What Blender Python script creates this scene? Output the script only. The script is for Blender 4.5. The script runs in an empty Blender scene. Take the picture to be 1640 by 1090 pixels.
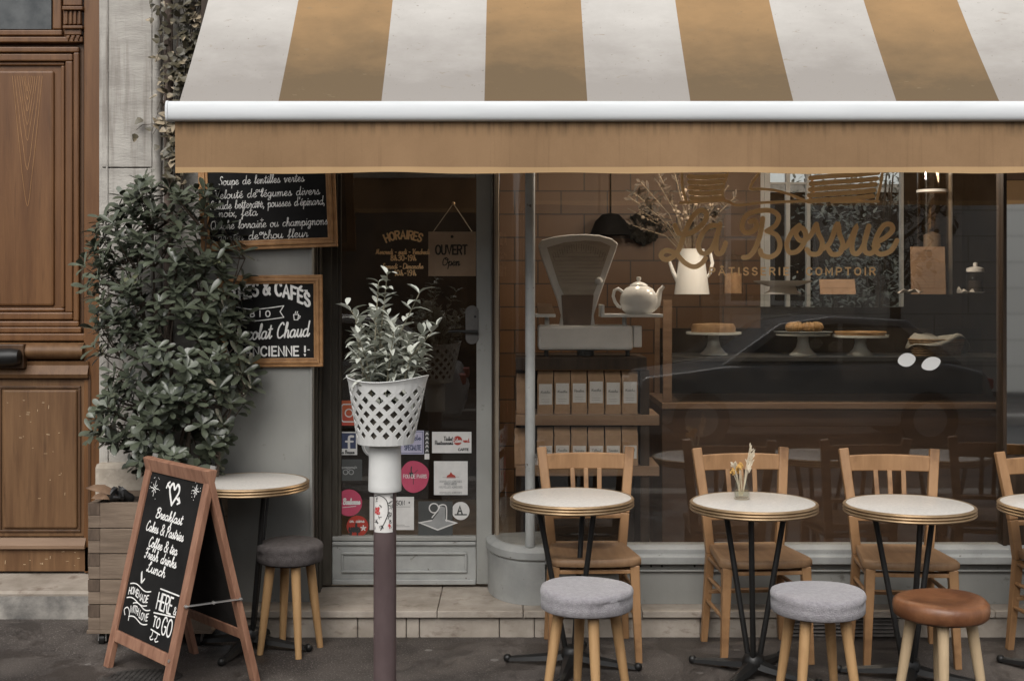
import bpy, bmesh, math, random
from mathutils import Vector, Matrix
R = math.radians
sin, cos, pi = math.sin, math.cos, math.pi
rnd = random.Random(7)
S = bpy.context.scene
COL = S.collection

# ------------------------------------------------------------------ camera, sky, sun, exposure
CAM_Y, CAM_Z, FPX = -5.97, 1.66, 2000.0
cd = bpy.data.cameras.new('camera')
cam = bpy.data.objects.new('camera', cd)
COL.objects.link(cam)
cam.location = (0, CAM_Y, CAM_Z)
cam.rotation_euler = (R(90), 0, 0)
cd.sensor_width = 36.0
cd.lens = FPX / 1640 * 36
cd.shift_y = -82 / 1640
cd.clip_start, cd.clip_end = 0.05, 500
S.camera = cam

w = bpy.data.worlds.new('World')
S.world = w
w.use_nodes = True
nt = w.node_tree
sky = nt.nodes.new('ShaderNodeTexSky')
sky.sky_type = 'NISHITA'
sky.sun_disc = False
sky.sun_elevation = R(45)
sky.sun_rotation = R(190)
sky.dust_density = 3.0
hs = nt.nodes.new('ShaderNodeHueSaturation')          # an overcast sky: the blue is mostly gone
hs.inputs['Saturation'].default_value = 0.22
bg = nt.nodes['Background']
bg.inputs['Strength'].default_value = 0.15
nt.links.new(sky.outputs[0], hs.inputs['Color'])
nt.links.new(hs.outputs[0], bg.inputs['Color'])

sd = bpy.data.lights.new('sun', 'SUN')
sd.energy = 1.7
sd.angle = R(45)
sd.color = (1.0, 0.96, 0.91)
sun = bpy.data.objects.new('sun', sd)
COL.objects.link(sun)
sun.location = (-2, -8, 12)
sun.rotation_euler = Vector((0.18, 0.684, -0.707)).to_track_quat('-Z', 'Y').to_euler()

vs = S.view_settings
vs.view_transform = 'Standard'
vs.look = 'None'
vs.exposure = 0.14
vs.gamma = 1.0
S.cycles.use_denoising = True
S.cycles.sample_clamp_indirect = 2.5
S.cycles.blur_glossy = 1.0
S.cycles.max_bounces = 8
S.cycles.transparent_max_bounces = 16
S.cycles.caustics_reflective = False
S.cycles.caustics_refractive = False

# ------------------------------------------------------------------ helpers
def P(px, py, Y):
    """photo pixel on the vertical plane Y -> world point"""
    d = Y - CAM_Y
    return Vector(((px - 820) / FPX * d, Y, CAM_Z - (py - 463) / FPX * d))
def PX(px, Y): return (px - 820) / FPX * (Y - CAM_Y)
def PZ(py, Y): return CAM_Z - (py - 463) / FPX * (Y - CAM_Y)

WL = {}
def tag(o, label=None, cat=None, group=None, kind=None):
    if label: o['label'] = label
    if cat: o['category'] = cat
    if group: o['group'] = group
    if kind: o['kind'] = kind
    return o
def thing(name, loc, label, cat, group=None):
    o = bpy.data.objects.new(name, None)
    COL.objects.link(o)
    o.location = loc
    o.empty_display_size = 0.1
    WL[o.name] = Vector(loc)
    return tag(o, label, cat, group)
def copy_tree(o, parent=None):
    c = o.copy()
    COL.objects.link(c)
    if parent: c.parent = parent
    for ch in list(o.children): copy_tree(ch, c)
    return c

class MB:
    def __init__(s):
        s.v, s.f, s.m, s.cur = [], [], [], 0
    def add(s, vs, fs):
        b = len(s.v)
        s.v += [Vector(v) for v in vs]
        for f in fs:
            s.f.append([b + i for i in f]); s.m.append(s.cur)
    def box(s, x0, x1, y0, y1, z0, z1):
        if x0 > x1: x0, x1 = x1, x0
        if y0 > y1: y0, y1 = y1, y0
        if z0 > z1: z0, z1 = z1, z0
        s.add([(x, y, z) for z in (z0, z1) for y in (y0, y1) for x in (x0, x1)],
              [(0,2,3,1),(4,5,7,6),(0,1,5,4),(2,6,7,3),(0,4,6,2),(1,3,7,5)])
        return s
    def pbox(s, px0, py0, px1, py1, Y, depth):
        a, b = P(px0, py0, Y), P(px1, py1, Y)
        return s.box(a.x, b.x, Y, Y + depth, b.z, a.z)
    def hexa(s, pts):        # 8 points, bottom 4 then top 4, both counter-clockwise from above
        s.add(pts, [(3,2,1,0),(4,5,6,7),(0,1,5,4),(1,2,6,5),(2,3,7,6),(3,0,4,7)]); return s
    def bar(s, a, b, w, t, up=(0,0,1), w2=None, t2=None):
        a, b = Vector(a), Vector(b)
        d = (b - a).normalized()
        u = Vector(up)
        x = d.cross(u)
        if x.length < 1e-4: x = d.cross(Vector((0,1,0)))
        x.normalize(); y = x.cross(d).normalized()
        w2 = w2 or w; t2 = t2 or t
        p = []
        for c, ww, tt in ((a, w, t), (b, w2, t2)):
            for sx, sy in ((-1,-1),(1,-1),(1,1),(-1,1)):
                p.append(c + x*sx*ww/2 + y*sy*tt/2)
        return s.hexa(p)
    def tube(s, pts, rad, n=10, caps=True):
        pts = [Vector(p) for p in pts]
        if not isinstance(rad, (list, tuple)): rad = [rad]*len(pts)
        base = len(s.v)
        prev = None
        for i, p in enumerate(pts):
            d = (pts[min(i+1, len(pts)-1)] - pts[max(i-1, 0)]).normalized()
            if prev is None:
                x = d.orthogonal().normalized()
            else:
                x = (prev - d*prev.dot(d))
                x = x.normalized() if x.length > 1e-5 else d.orthogonal().normalized()
            prev = x
            y = d.cross(x)
            for k in range(n):
                a = 2*pi*k/n
                s.v.append(p + (x*cos(a) + y*sin(a))*rad[i])
        for i in range(len(pts)-1):
            for k in range(n):
                s.f.append([base+i*n+k, base+i*n+(k+1)%n, base+(i+1)*n+(k+1)%n, base+(i+1)*n+k]); s.m.append(s.cur)
        if caps:
            s.f.append([base+k for k in reversed(range(n))]); s.m.append(s.cur)
            e = base+(len(pts)-1)*n
            s.f.append([e+k for k in range(n)]); s.m.append(s.cur)
        return s
    def lathe(s, prof, c=(0,0,0), n=32, sx=1, sy=1, a0=0, a1=2*pi, fn=None, close=True):
        c = Vector(c)
        base = len(s.v)
        full = abs(a1-a0-2*pi) < 1e-6
        cols = n if full else n+1
        for (r, z) in prof:
            for k in range(cols):
                a = a0 + (a1-a0)*k/n
                p = Vector((r*cos(a)*sx, r*sin(a)*sy, z))
                if fn: p = fn(p, a, r, z)
                s.v.append(c + p)
        for i in range(len(prof)-1):
            for k in range(n):
                k2 = (k+1) % cols
                s.f.append([base+i*cols+k, base+i*cols+k2, base+(i+1)*cols+k2, base+(i+1)*cols+k]); s.m.append(s.cur)
        if full and close:
            if prof[0][0] > 1e-5:
                s.f.append([base+k for k in reversed(range(n))]); s.m.append(s.cur)
            if prof[-1][0] > 1e-5:
                e = base+(len(prof)-1)*cols
                s.f.append([e+k for k in range(n)]); s.m.append(s.cur)
        return s
    def prism(s, poly, ext):   # poly: 3-D points of a planar outline, ext: extrusion vector
        n = len(poly); ext = Vector(ext)
        p = [Vector(q) for q in poly]
        s.add(p + [q+ext for q in p], [list(range(n)), [n+i for i in reversed(range(n))]] +
              [[(i+1) % n, i, n+i, n+(i+1) % n] for i in range(n)])
        return s
    def plate(s, fr, x0, y0, x1, y1, off=0.0):
        s.add([fr.p(x0,y0,off), fr.p(x1,y0,off), fr.p(x1,y1,off), fr.p(x0,y1,off)], [(0,1,2,3)]); return s
    def poly(s, fr, pts, off=0.0):
        s.add([fr.p(x, y, off) for x, y in pts], [list(range(len(pts)))]); return s
    def ball(s, c, r, n=12, sz=1, sx=1, sy=1):
        m = n//2
        return s.lathe([(max(r*sin(pi*i/m), 1e-6), -r*cos(pi*i/m)*sz) for i in range(m+1)], c, n, sx, sy, close=False)
    def ribbon(s, fr, pts, w, off=0.0006, close=False):
        pts = [Vector((p[0], p[1])) for p in pts]
        q = [pts[0]]
        for p in pts[1:]:
            if (p-q[-1]).length > 1e-6: q.append(p)
        pts = q
        if len(pts) == 1: pts.append(pts[0] + Vector((w*.2, 0)))
        n = len(pts)
        L, Rr = [], []
        for i in range(n):
            a = pts[max(i-1,0)]; b = pts[min(i+1,n-1)]
            if 0 < i < n-1:
                d1 = (pts[i]-pts[i-1]).normalized(); d2 = (pts[i+1]-pts[i]).normalized()
                d = d1+d2
                d = d.normalized() if d.length > .2 else d2
                k = min(1/max(d.dot(d2), .5), 1.6)
            else:
                d = (b-a).normalized(); k = 1
            nn = Vector((-d.y, d.x))*w/2*k
            L.append(pts[i]+nn); Rr.append(pts[i]-nn)
        b = len(s.v)
        for i in range(n):
            o = off + i*4e-6
            s.v.append(fr.p(L[i].x, L[i].y, o)); s.v.append(fr.p(Rr[i].x, Rr[i].y, o))
        for i in range(n-1):
            s.f.append([b+2*i+1, b+2*i+3, b+2*i+2, b+2*i]); s.m.append(s.cur)
        for (c, l, sgn, o) in ((pts[0], L[0], 1, off), (pts[-1], L[-1], -1, off+(n-1)*4e-6)):
            v0 = l-c
            arc = []
            for k in range(6):
                a = sgn*pi*k/5
                arc.append(Vector((v0.x*cos(a)-v0.y*sin(a), v0.x*sin(a)+v0.y*cos(a)))+c)
            if sgn < 0: arc.reverse()
            s.add([fr.p(q.x, q.y, o) for q in arc], [list(range(6))])
        return s
    def leaf(s, base, d, up, L, W, fold=.25, curl=.0, prof=None):
        prof = prof or ((0,.12),(.3,.75),(.62,1),(.86,.62),(1,.0))
        d = Vector(d).normalized()
        side = d.cross(Vector(up))
        if side.length < 1e-4: side = d.orthogonal()
        side.normalize(); u = side.cross(d).normalized()
        vs = []
        for t, ww in prof:
            c = Vector(base) + d*L*t + u*(curl*L*t*t)
            h = u*(fold*W*ww*.5)
            vs += [c + side*W*ww*.5 + h, c, c - side*W*ww*.5 + h]
        fs = []
        for i in range(len(prof)-1):
            a = 3*i
            fs += [(a, a+1, a+4, a+3), (a+1, a+2, a+5, a+4)]
        s.add(vs, fs)
    def build(s, name, mats, parent=None, smooth=None, bevel=None, solid=None, label=None):
        me = bpy.data.meshes.new(name)
        off = WL.get(parent.name, Vector()) if parent else Vector()
        me.from_pydata([tuple(v-off) for v in s.v], [], s.f)
        if not isinstance(mats, (list, tuple)): mats = [mats]
        for m in mats: me.materials.append(m)
        me.polygons.foreach_set('material_index', s.m)
        me.update()
        if smooth is not None:
            me.polygons.foreach_set('use_smooth', [True]*len(me.polygons))
            me.set_sharp_from_angle(angle=R(smooth))
        o = bpy.data.objects.new(name, me)
        COL.objects.link(o)
        if parent:
            o.parent = parent
        WL[o.name] = off
        if solid:
            md = o.modifiers.new('solid', 'SOLIDIFY'); md.thickness = solid; md.offset = -1
        if bevel:
            md = o.modifiers.new('bevel', 'BEVEL'); md.width = bevel; md.segments = 2; md.limit_method = 'ANGLE'; md.angle_limit = R(40)
            md.harden_normals = False
        if label: o['label'] = label
        return o

class Fr:
    def __init__(s, O, U=(1,0,0), V=(0,0,1)):
        s.O, s.U, s.V = Vector(O), Vector(U).normalized(), Vector(V).normalized()
        s.N = s.U.cross(s.V).normalized()
    def p(s, x, y, n=0): return s.O + s.U*x + s.V*y + s.N*n
class CylFr:            # a frame wrapped round a vertical cylinder
    def __init__(s, c, r, z): s.c, s.r, s.z = Vector(c), r, z
    def p(s, x, y, n=0):
        a = -pi/2 + x/s.r
        return Vector((s.c.x + (s.r+n)*cos(a), s.c.y + (s.r+n)*sin(a), s.z + y))

def cr(pts, n=5):
    if len(pts) < 3: return pts
    out = []
    P_ = [pts[0]] + list(pts) + [pts[-1]]
    for i in range(1, len(P_)-2):
        p0, p1, p2, p3 = P_[i-1], P_[i], P_[i+1], P_[i+2]
        for k in range(n):
            t = k/n
            out.append(tuple(.5*((2*p1[j]) + (-p0[j]+p2[j])*t + (2*p0[j]-5*p1[j]+4*p2[j]-p3[j])*t*t + (-p0[j]+3*p1[j]-3*p2[j]+p3[j])*t**3) for j in (0,1)))
    out.append(tuple(pts[-1]))
    return out

GL = {
'A':(7,'l0,0 3.5,10 7,0|l1.3,3.4 5.7,3.4'),
'B':(6,'l0,0 0,10|c0,10 3.4,10 5.2,8.8 5,6.3 3.2,5.3 0,5.3|c0,5.3 4,5.2 6,3.8 5.8,1.2 3.8,0 0,0'),
'C':(6.2,'c6.2,8.2 4.8,9.8 2.5,9.8 .5,7.8 0,5 .5,2.2 2.5,.2 4.8,.2 6.2,1.8'),
'D':(6.4,'l0,0 0,10|c0,10 3.4,10 5.8,8.2 6.4,5 5.8,1.8 3.4,0 0,0'),
'E':(5,'l5,10 0,10 0,0 5,0|l0,5.2 4.2,5.2'),
'F':(5,'l5,10 0,10 0,0|l0,5.2 4.2,5.2'),
'G':(6.4,'c6.2,8.2 4.8,9.8 2.5,9.8 .5,7.8 0,5 .5,2.2 2.5,.2 4.8,.2 6.3,1.8 6.4,4.6|l6.4,4.6 3.8,4.6'),
'H':(6,'l0,0 0,10|l6,0 6,10|l0,5 6,5'),
'I':(1,'l.5,0 .5,10'),
'L':(4.6,'l0,10 0,0 4.6,0'),
'M':(7.4,'l0,0 0,10 3.7,3 7.4,10 7.4,0'),
'N':(6,'l0,0 0,10 6,0 6,10'),
'O':(6.8,'c3.4,10 .9,8.6 0,5 .9,1.4 3.4,0 5.9,1.4 6.8,5 5.9,8.6 3.4,10'),
'P':(5.6,'l0,0 0,10|c0,10 3.6,10 5.6,8.6 5.4,6 3.4,4.6 0,4.6'),
'Q':(6.8,'c3.4,10 .9,8.6 0,5 .9,1.4 3.4,0 5.9,1.4 6.8,5 5.9,8.6 3.4,10|l4.4,2.4 6.8,-.6'),
'R':(5.8,'l0,0 0,10|c0,10 3.6,10 5.6,8.8 5.4,6.4 3.4,5.1 0,5.1|l3,5.1 5.8,0'),
'S':(5.4,'c5.1,8.4 3.8,9.9 1.6,9.8 .3,8 .8,6 3,5 5,3.8 5.3,1.8 3.8,.2 1.6,.1 .1,1.7'),
'T':(6,'l0,10 6,10|l3,10 3,0'),
'U':(6,'c0,10 0,3.6 1,.7 3,0 5,.7 6,3.6 6,10'),
'V':(6.4,'l0,10 3.2,0 6.4,10'),
'W':(9,'l0,10 2.2,0 4.5,8 6.8,0 9,10'),
'X':(6,'l0,0 6,10|l0,10 6,0'),
'Y':(6,'l0,10 3,5 6,10|l3,5 3,0'),
'&':(7,'c7,0 3.4,4.4 1,8 1.8,9.8 3.6,9.8 4.4,8 3,6 .8,4.2 .2,1.8 1.6,.1 3.8,.3 6,2.4 6.6,5'),
'0':(5,'c2.5,10 .6,8.6 0,5 .6,1.4 2.5,0 4.4,1.4 5,5 4.4,8.6 2.5,10'),
'1':(2,'l0,8 1.6,10 1.6,0'),
'3':(5,'c.4,9 2.4,10 4.4,8.6 4,6.2 2,5.3 4.2,4.9 5,2.6 3.6,.3 1.4,.1 0,1.4'),
'9':(5,'c4.8,7 3.6,4.6 1.2,4.8 .1,7 1,9.4 3.2,9.9 4.8,8 4.6,4 3,.4 1,.1'),
'8':(5,'c2.5,5.3 .8,6.6 1,9.2 2.5,10 4.2,9 4.2,6.6 2.5,5.3 .4,3.6 .6,.8 2.5,0 4.6,.9 4.6,3.6 2.5,5.3'),
'!':(1.4,'l.7,10 .7,4.4|l.7,.2 .7,.5'),
'.':(1.2,'l.5,0 .5,.4'), ',':(1.6,'l.8,.5 .2,-1.6'), "'":(1.2,'l.8,10 .4,7.6'), '-':(3.4,'l.4,4 3,4'), '+':(5,'l0,4 5,4|l2.5,6.6 2.5,1.4'),
'*':(3,'l1.5,3.6 1.5,4.6'), ':':(1.4,'l.7,1 .7,1.4|l.7,5 .7,5.4'),
'a':(6,'c4.2,4.3 2.8,5 1,4 .4,2 1.2,.3 2.8,.4 4,2 4.3,4.6|c4.3,4.6 4.1,1.5 4.6,.2 5.5,.8 6,1.8'),
'b':(4.6,'c0,1.5 1.5,5 2.3,8.5 1.8,10 1,8.5 1,2 1.3,.3 2.8,.2 4,2 3.6,4.2 3.2,4.6 4.6,4.2'),
'c':(4.4,'c3.8,4.2 2.6,5 1,3.8 .5,2 1.2,.4 2.8,.2 4.4,1.6'),
'd':(6,'c4.2,4.3 2.8,5 1,4 .4,2 1.2,.3 2.8,.4 4,2|c4.6,10 4.3,5 4.1,1.5 4.6,.2 5.5,.8 6,1.8'),
'e':(4.6,'c0,1.5 2,2.4 3.4,3.6 3,4.9 1.8,4.9 .7,3.2 .9,1.2 2.2,.1 3.6,.6 4.6,1.8'),
'f':(3.8,'c0,1.5 1.8,5 2.8,8.8 2.3,10 1.5,8.6 1.5,3 1.5,-2.5 1,-3.8 .6,-2.5 1.6,-.2 3.8,1.6'),
'g':(5.4,'c4,4.3 2.6,5 1,4 .5,2.2 1.2,.6 2.6,.7 3.8,2.4 4.1,4.8|c4.1,4.8 3.9,0 3.4,-3.2 1.8,-3.8 1.2,-2.8 3,-.6 5.4,1.6'),
'h':(5.4,'c0,1.5 1.6,5 2.4,8.8 1.8,10 1.2,8.5 1,0|c1,0 1.2,2.5 2.4,4.7 3.6,4.6 3.8,3 3.7,.8 4.4,.1 5.4,1.6'),
'i':(2.6,'c0,1.5 .8,3 1.2,5|c1.2,5 1,1.2 1.5,.1 2.6,1.6|l1.5,7.2 1.6,7.5'),
'k':(5,'c0,1.5 1.6,5 2.3,8.8 1.8,10 1.2,8.5 1,0|c1,2.4 3.6,4.8 3.4,3.4 1.6,2.6|c1.6,2.6 3,1 3.8,.1 5,1.6'),
'l':(2.8,'c0,1.5 1.6,5 2.4,8.6 1.9,10 1.2,8.5 1.1,2 1.5,.2 2.8,1.6'),
'm':(7.6,'c0,3.5 .8,5 1,4 1,0|c1,0 1.3,3 2.4,4.8 3.4,4.4 3.4,0|c3.4,0 3.7,3 4.8,4.8 5.8,4.4 5.9,1 6.4,.1 7.6,1.6'),
'n':(5.4,'c0,3.5 .8,5 1,4 1,0|c1,0 1.3,3 2.5,4.8 3.6,4.4 3.6,1 4.2,.1 5.4,1.6'),
'o':(5,'c2.8,4.9 1.2,4.6 .4,2.6 1,.5 2.6,.2 4,1.8 3.9,4 2.8,4.9 3.2,3.9 5,4'),
'p':(5,'c0,3 .9,5 1,2 .9,-4|c.95,2.5 1.8,4.5 3.2,4.8 4.2,3 3.4,.6 2,.2 1.2,.9|c2,.2 3.6,.2 5,1.6'),
'r':(4.2,'c0,1.5 1,4 1.2,5.2 1.7,4.6 2.8,4.5 2.7,2 3,.2 4.2,1.6'),
's':(4.4,'c0,1.5 1.4,3.5 2,5.2 2.3,4 3.2,2 2.6,.3 1.2,.2 .6,.8|c2.6,.3 3.6,.4 4.4,1.6'),
't':(3.4,'c0,1.5 1.2,4.5 1.7,8.5|c1.7,8.5 1.4,2 1.9,.1 3.4,1.6|l.2,6 3.2,6.3'),
'u':(5.6,'c0,1.5 .6,3.5 .9,5|c.9,5 .8,1.5 1.5,.2 2.8,.7 3.9,3 4,5|c4,5 3.9,1.2 4.5,.1 5.6,1.6'),
'v':(5,'c0,3.8 .8,5 1.2,2.6 2,.1 3.2,2.6 3.8,4.8 5,4'),
'x':(4.6,'c0,4 1,4.8 2.2,2.4 3.4,.2 4.6,1.4|c4,4.9 2.2,2.4 .4,0'),
'y':(5.4,'c0,1.5 .6,3.5 .9,5|c.9,5 .8,1.5 1.5,.4 2.8,.7 3.9,3 4.1,5|c4.1,5 3.9,0 3.4,-3.2 1.8,-3.8 1.2,-2.8 3,-.6 5.4,1.6'),
}
GL['É'] = (5, GL['E'][1]+'|l2,11.4 3.6,12.8'); GL['Â'] = (7, GL['A'][1]+'|l2,11.2 3.5,12.6 5,11.2')
GL['é'] = (4.6, GL['e'][1]+'|l1.8,6.4 3.2,7.8')
# looped script capitals
SC = {
'B':(6.2,'c1.6,9 1.2,5 .6,.6|c0,7.6 .8,9.6 3.4,10.2 5.4,9 4.6,6.4 2,5.4 4.8,5 5.8,3 4.4,.6 1.8,.1 .4,1.4'),
'C':(5.6,'c5,8.6 4.2,9.9 2.6,9.4 .8,6.6 .4,3 1.6,.4 3.6,.3 5.6,1.8'),
'P':(5.4,'c1.8,9 1.4,5 .8,-.2|c0,7.4 1,9.8 3.6,10.2 5.2,8.6 4.6,6 2.6,4.8 1.4,5.4'),
'F':(5.6,'c.2,8.4 1.4,10 3,9.4 5.4,10|c3,9.4 2.8,5 2,.8 .8,.2 .2,1.4|c1,5 2.6,5.2 4.4,5.4'),
'L':(5.6,'c1.2,6.6 3,7.2 4.2,9 3.6,10.2 2.6,8.8 2.2,4 1.6,1 .6,.2 0,.9 .8,1.8 2.4,.8 4,.1 5.6,1.2'),
'Q':(6.4,'c3.4,9.6 1,8.4 .2,4.6 1.2,.8 3.4,.3 5.4,2 5.8,6 4.6,9 3.4,9.6|c3,2 4.6,.4 6.4,.6'),
'S':(5,'c4.6,8.6 3.4,10 1.8,8.8 2,6.4 3.8,4.4 4,1.6 2.4,.1 .4,1.2'),
'V':(5.6,'c0,8.8 1,10 1.8,5 2.4,.2 4,5 5.6,10'),
'O':(6.6,'c3.4,9.6 1,8.4 .2,4.6 1.2,.8 3.4,.3 5.4,2 5.8,6 4.6,9 3,9.4 2.6,8 4.4,7 6.6,7.6'),
'M':(7.6,'c.2,.4 1,5 1.4,9.6|c1.4,9.6 2.2,5 3,1.6|c3,1.6 4,6 5,9.8|c5,9.8 5.2,4 5.8,.4 7.6,1.8'),
}
def strokes(ch, script):
    g = SC.get(ch) if script and ch in SC else GL.get(ch)
    if not g: return None
    out = []
    for st in g[1].split('|'):
        pts = [tuple(float(q) for q in p.split(',')) for p in st[1:].split()]
        out.append(cr(pts) if st[0] == 'c' else pts)
    return g[0], out
def lay(s, script, sp):
    x = 0; res = []
    for i, ch in enumerate(s):
        if ch == ' ': x += 4.2; continue
        g = strokes(ch, script)
        if not g: continue
        low = ch.islower() and script
        for st in g[1]: res.append([(px+x, py) for px, py in st])
        nxt = s[i+1] if i+1 < len(s) else ' '
        x += g[0] + (0 if (low and nxt.islower()) else (.5 if script else sp))
    return res, x
def text(mb, fr, s, x, y, size, wt, script=False, slant=0, sp=2.0, width=None, anchor='l', warp=None, off=.0008, rot=0):
    st, W = lay(s, script, sp)
    k = size/10
    kx = (width/W) if width else k
    tw = W*kx
    x0 = x - (tw/2 if anchor == 'c' else tw if anchor == 'r' else 0)
    for i, q in enumerate(st):
        pts = [(px*kx + py*k*slant, py*k) for px, py in q]
        if warp: pts = [warp(px/tw, py) for px, py in pts]
        if rot: pts = [(a*cos(rot)-b*sin(rot), a*sin(rot)+b*cos(rot)) for a, b in pts]
        mb.ribbon(fr, [(x0+a, y+b) for a, b in pts], wt, off + (i % 9)*1e-4)
    return tw

# ------------------------------------------------------------------ materials
M = {}
def N(t, ty, **kw):
    n = t.nodes.new(ty)
    for k, v in kw.items(): setattr(n, k, v)
    return n
def mat(name, c, c2=None, scale=6, st=(1,1,1), rough=.6, bump=0., bscale=80, metal=0, spec=.4, lo=.35, hi=.65, detail=5, c3=None, s3=30, lo3=.62, hi3=.7, st3=(1,1,1), bst=None, sheen=0, rough2=None):
    m = bpy.data.materials.new(name); m.use_nodes = True
    t = m.node_tree; b = t.nodes['Principled BSDF']
    b.inputs['Roughness'].default_value = rough
    b.inputs['Metallic'].default_value = metal
    b.inputs['Specular IOR Level'].default_value = spec
    if sheen:
        b.inputs['Sheen Weight'].default_value = sheen
    tc = N(t, 'ShaderNodeTexCoord')
    def noise(sc, stv, det=detail):
        mp = N(t, 'ShaderNodeMapping'); mp.inputs['Scale'].default_value = stv
        t.links.new(tc.outputs['Object'], mp.inputs['Vector'])
        n = N(t, 'ShaderNodeTexNoise'); n.inputs['Scale'].default_value = sc; n.inputs['Detail'].default_value = det
        n.inputs['Roughness'].default_value = .6
        t.links.new(mp.outputs[0], n.inputs['Vector'])
        return n
    col = None
    if c2:
        n = noise(scale, st)
        rp = N(t, 'ShaderNodeValToRGB')
        rp.color_ramp.elements[0].position = lo; rp.color_ramp.elements[0].color = (*c, 1)
        rp.color_ramp.elements[1].position = hi; rp.color_ramp.elements[1].color = (*c2, 1)
        t.links.new(n.outputs['Fac'], rp.inputs[0])
        col = rp.outputs[0]
        if rough2 is not None:
            mr = N(t, 'ShaderNodeMapRange'); mr.inputs['From Min'].default_value = lo; mr.inputs['From Max'].default_value = hi
            mr.inputs['To Min'].default_value = rough; mr.inputs['To Max'].default_value = rough2
            t.links.new(n.outputs['Fac'], mr.inputs[0]); t.links.new(mr.outputs[0], b.inputs['Roughness'])
        if c3:
            n3 = noise(s3, st3)
            r3 = N(t, 'ShaderNodeValToRGB')
            r3.color_ramp.elements[0].position = lo3; r3.color_ramp.elements[0].color = (0,0,0,1)
            r3.color_ramp.elements[1].position = hi3; r3.color_ramp.elements[1].color = (1,1,1,1)
            t.links.new(n3.outputs['Fac'], r3.inputs[0])
            mx = N(t, 'ShaderNodeMix', data_type='RGBA')
            mx.inputs[7].default_value = (*c3, 1)
            t.links.new(r3.outputs[0], mx.inputs[0]); t.links.new(col, mx.inputs[6])
            col = mx.outputs[2]
        t.links.new(col, b.inputs['Base Color'])
    else:
        b.inputs['Base Color'].default_value = (*c, 1)
    if bump:
        nb = noise(bscale, bst or st, 4)
        bp = N(t, 'ShaderNodeBump'); bp.inputs['Strength'].default_value = bump; bp.inputs['Distance'].default_value = .01
        t.links.new(nb.outputs['Fac'], bp.inputs['Height']); t.links.new(bp.outputs[0], b.inputs['Normal'])
    M[name] = m
    return m
def s2l(*c):
    return tuple((x/255/12.92 if x/255 <= .04045 else ((x/255+.055)/1.055)**2.4) for x in c)
def glass(name, tint=(1,1,1), f0=.045, rough=0.0, dirt=0):
    m = bpy.data.materials.new(name); m.use_nodes = True
    t = m.node_tree; t.nodes.clear()
    out = N(t, 'ShaderNodeOutputMaterial')
    tr = N(t, 'ShaderNodeBsdfTransparent'); tr.inputs[0].default_value = (*tint, 1)
    gl = N(t, 'ShaderNodeBsdfGlossy'); gl.inputs['Roughness'].default_value = rough
    lw = N(t, 'ShaderNodeLayerWeight'); lw.inputs[0].default_value = .5
    pw = N(t, 'ShaderNodeMath', operation='POWER'); pw.inputs[1].default_value = 5
    ma = N(t, 'ShaderNodeMath', operation='MULTIPLY_ADD'); ma.inputs[1].default_value = 1-f0; ma.inputs[2].default_value = f0
    t.links.new(lw.outputs['Facing'], pw.inputs[0]); t.links.new(pw.outputs[0], ma.inputs[0])
    mx = N(t, 'ShaderNodeMixShader')
    t.links.new(ma.outputs[0], mx.inputs[0]); t.links.new(tr.outputs[0], mx.inputs[1]); t.links.new(gl.outputs[0], mx.inputs[2])
    res = mx.outputs[0]
    if dirt:
        df = N(t, 'ShaderNodeBsdfDiffuse'); df.inputs[0].default_value = (.5,.48,.45,1)
        tc = N(t, 'ShaderNodeTexCoord'); n = N(t, 'ShaderNodeTexNoise'); n.inputs['Scale'].default_value = 2.2; n.inputs['Detail'].default_value = 7
        t.links.new(tc.outputs['Object'], n.inputs['Vector'])
        mr = N(t, 'ShaderNodeMapRange'); mr.inputs['From Min'].default_value = .35; mr.inputs['From Max'].default_value = .75; mr.inputs['To Min'].default_value = 0; mr.inputs['To Max'].default_value = dirt
        t.links.new(n.outputs['Fac'], mr.inputs[0])
        m2 = N(t, 'ShaderNodeMixShader')
        t.links.new(mr.outputs[0], m2.inputs[0]); t.links.new(res, m2.inputs[1]); t.links.new(df.outputs[0], m2.inputs[2])
        res = m2.outputs[0]
    t.links.new(res, out.inputs[0])
    M[name] = m
    return m
LAMP = 460
# setting
mat('asphalt', (.036,.029,.0255), (.12,.102,.089), 1.3, rough=.5, rough2=.85, bump=.8, bscale=210, lo=.38, hi=.62, c3=(.23,.205,.185), s3=120, lo3=.57, hi3=.66)
mat('road', (.05,.048,.045), (.075,.07,.066), 2, rough=.85, bump=.4, bscale=150)
mat('kerb', (.25,.23,.21), (.33,.31,.28), 4, rough=.8, bump=.3)
mat('limestone', (.32,.30,.27), (.45,.425,.385), 3.2, (1,1,3.2), rough=.85, bump=.35, bscale=35, c3=(.20,.175,.15), s3=6, lo3=.52, hi3=.75, st3=(3,3,.22))
mat('plinth_stone', (.36,.31,.25), (.54,.48,.40), 5, rough=.9, bump=.7, bscale=28)
mat('step_stone', (.25,.215,.175), (.42,.37,.315), 4, rough=.75, bump=.3, bscale=40, c3=(.17,.13,.10), s3=9, lo3=.58, hi3=.74, st3=(1,1,2))
mat('dark_step', (.10,.095,.088), (.30,.28,.25), 6, rough=.85, bump=.5, bscale=40)
mat('grout', (.05,.045,.04), (.09,.08,.07), 8, rough=.9)
mat('grey_paint', (.225,.225,.21), (.285,.285,.265), 3, (1,1,.6), rough=.5, bump=.08, bscale=45, c3=(.14,.13,.115), s3=13, lo3=.64, hi3=.74)
mat('grey_paint_worn', (.255,.26,.25), (.35,.355,.34), 5, rough=.5, bump=.15, bscale=30, c3=(.10,.085,.07), s3=26, lo3=.66, hi3=.71)
mat('reveal_paint', (.04,.034,.026), (.075,.066,.052), 5, (4,4,.7), rough=.6, spec=.25, bump=.1)
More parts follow.
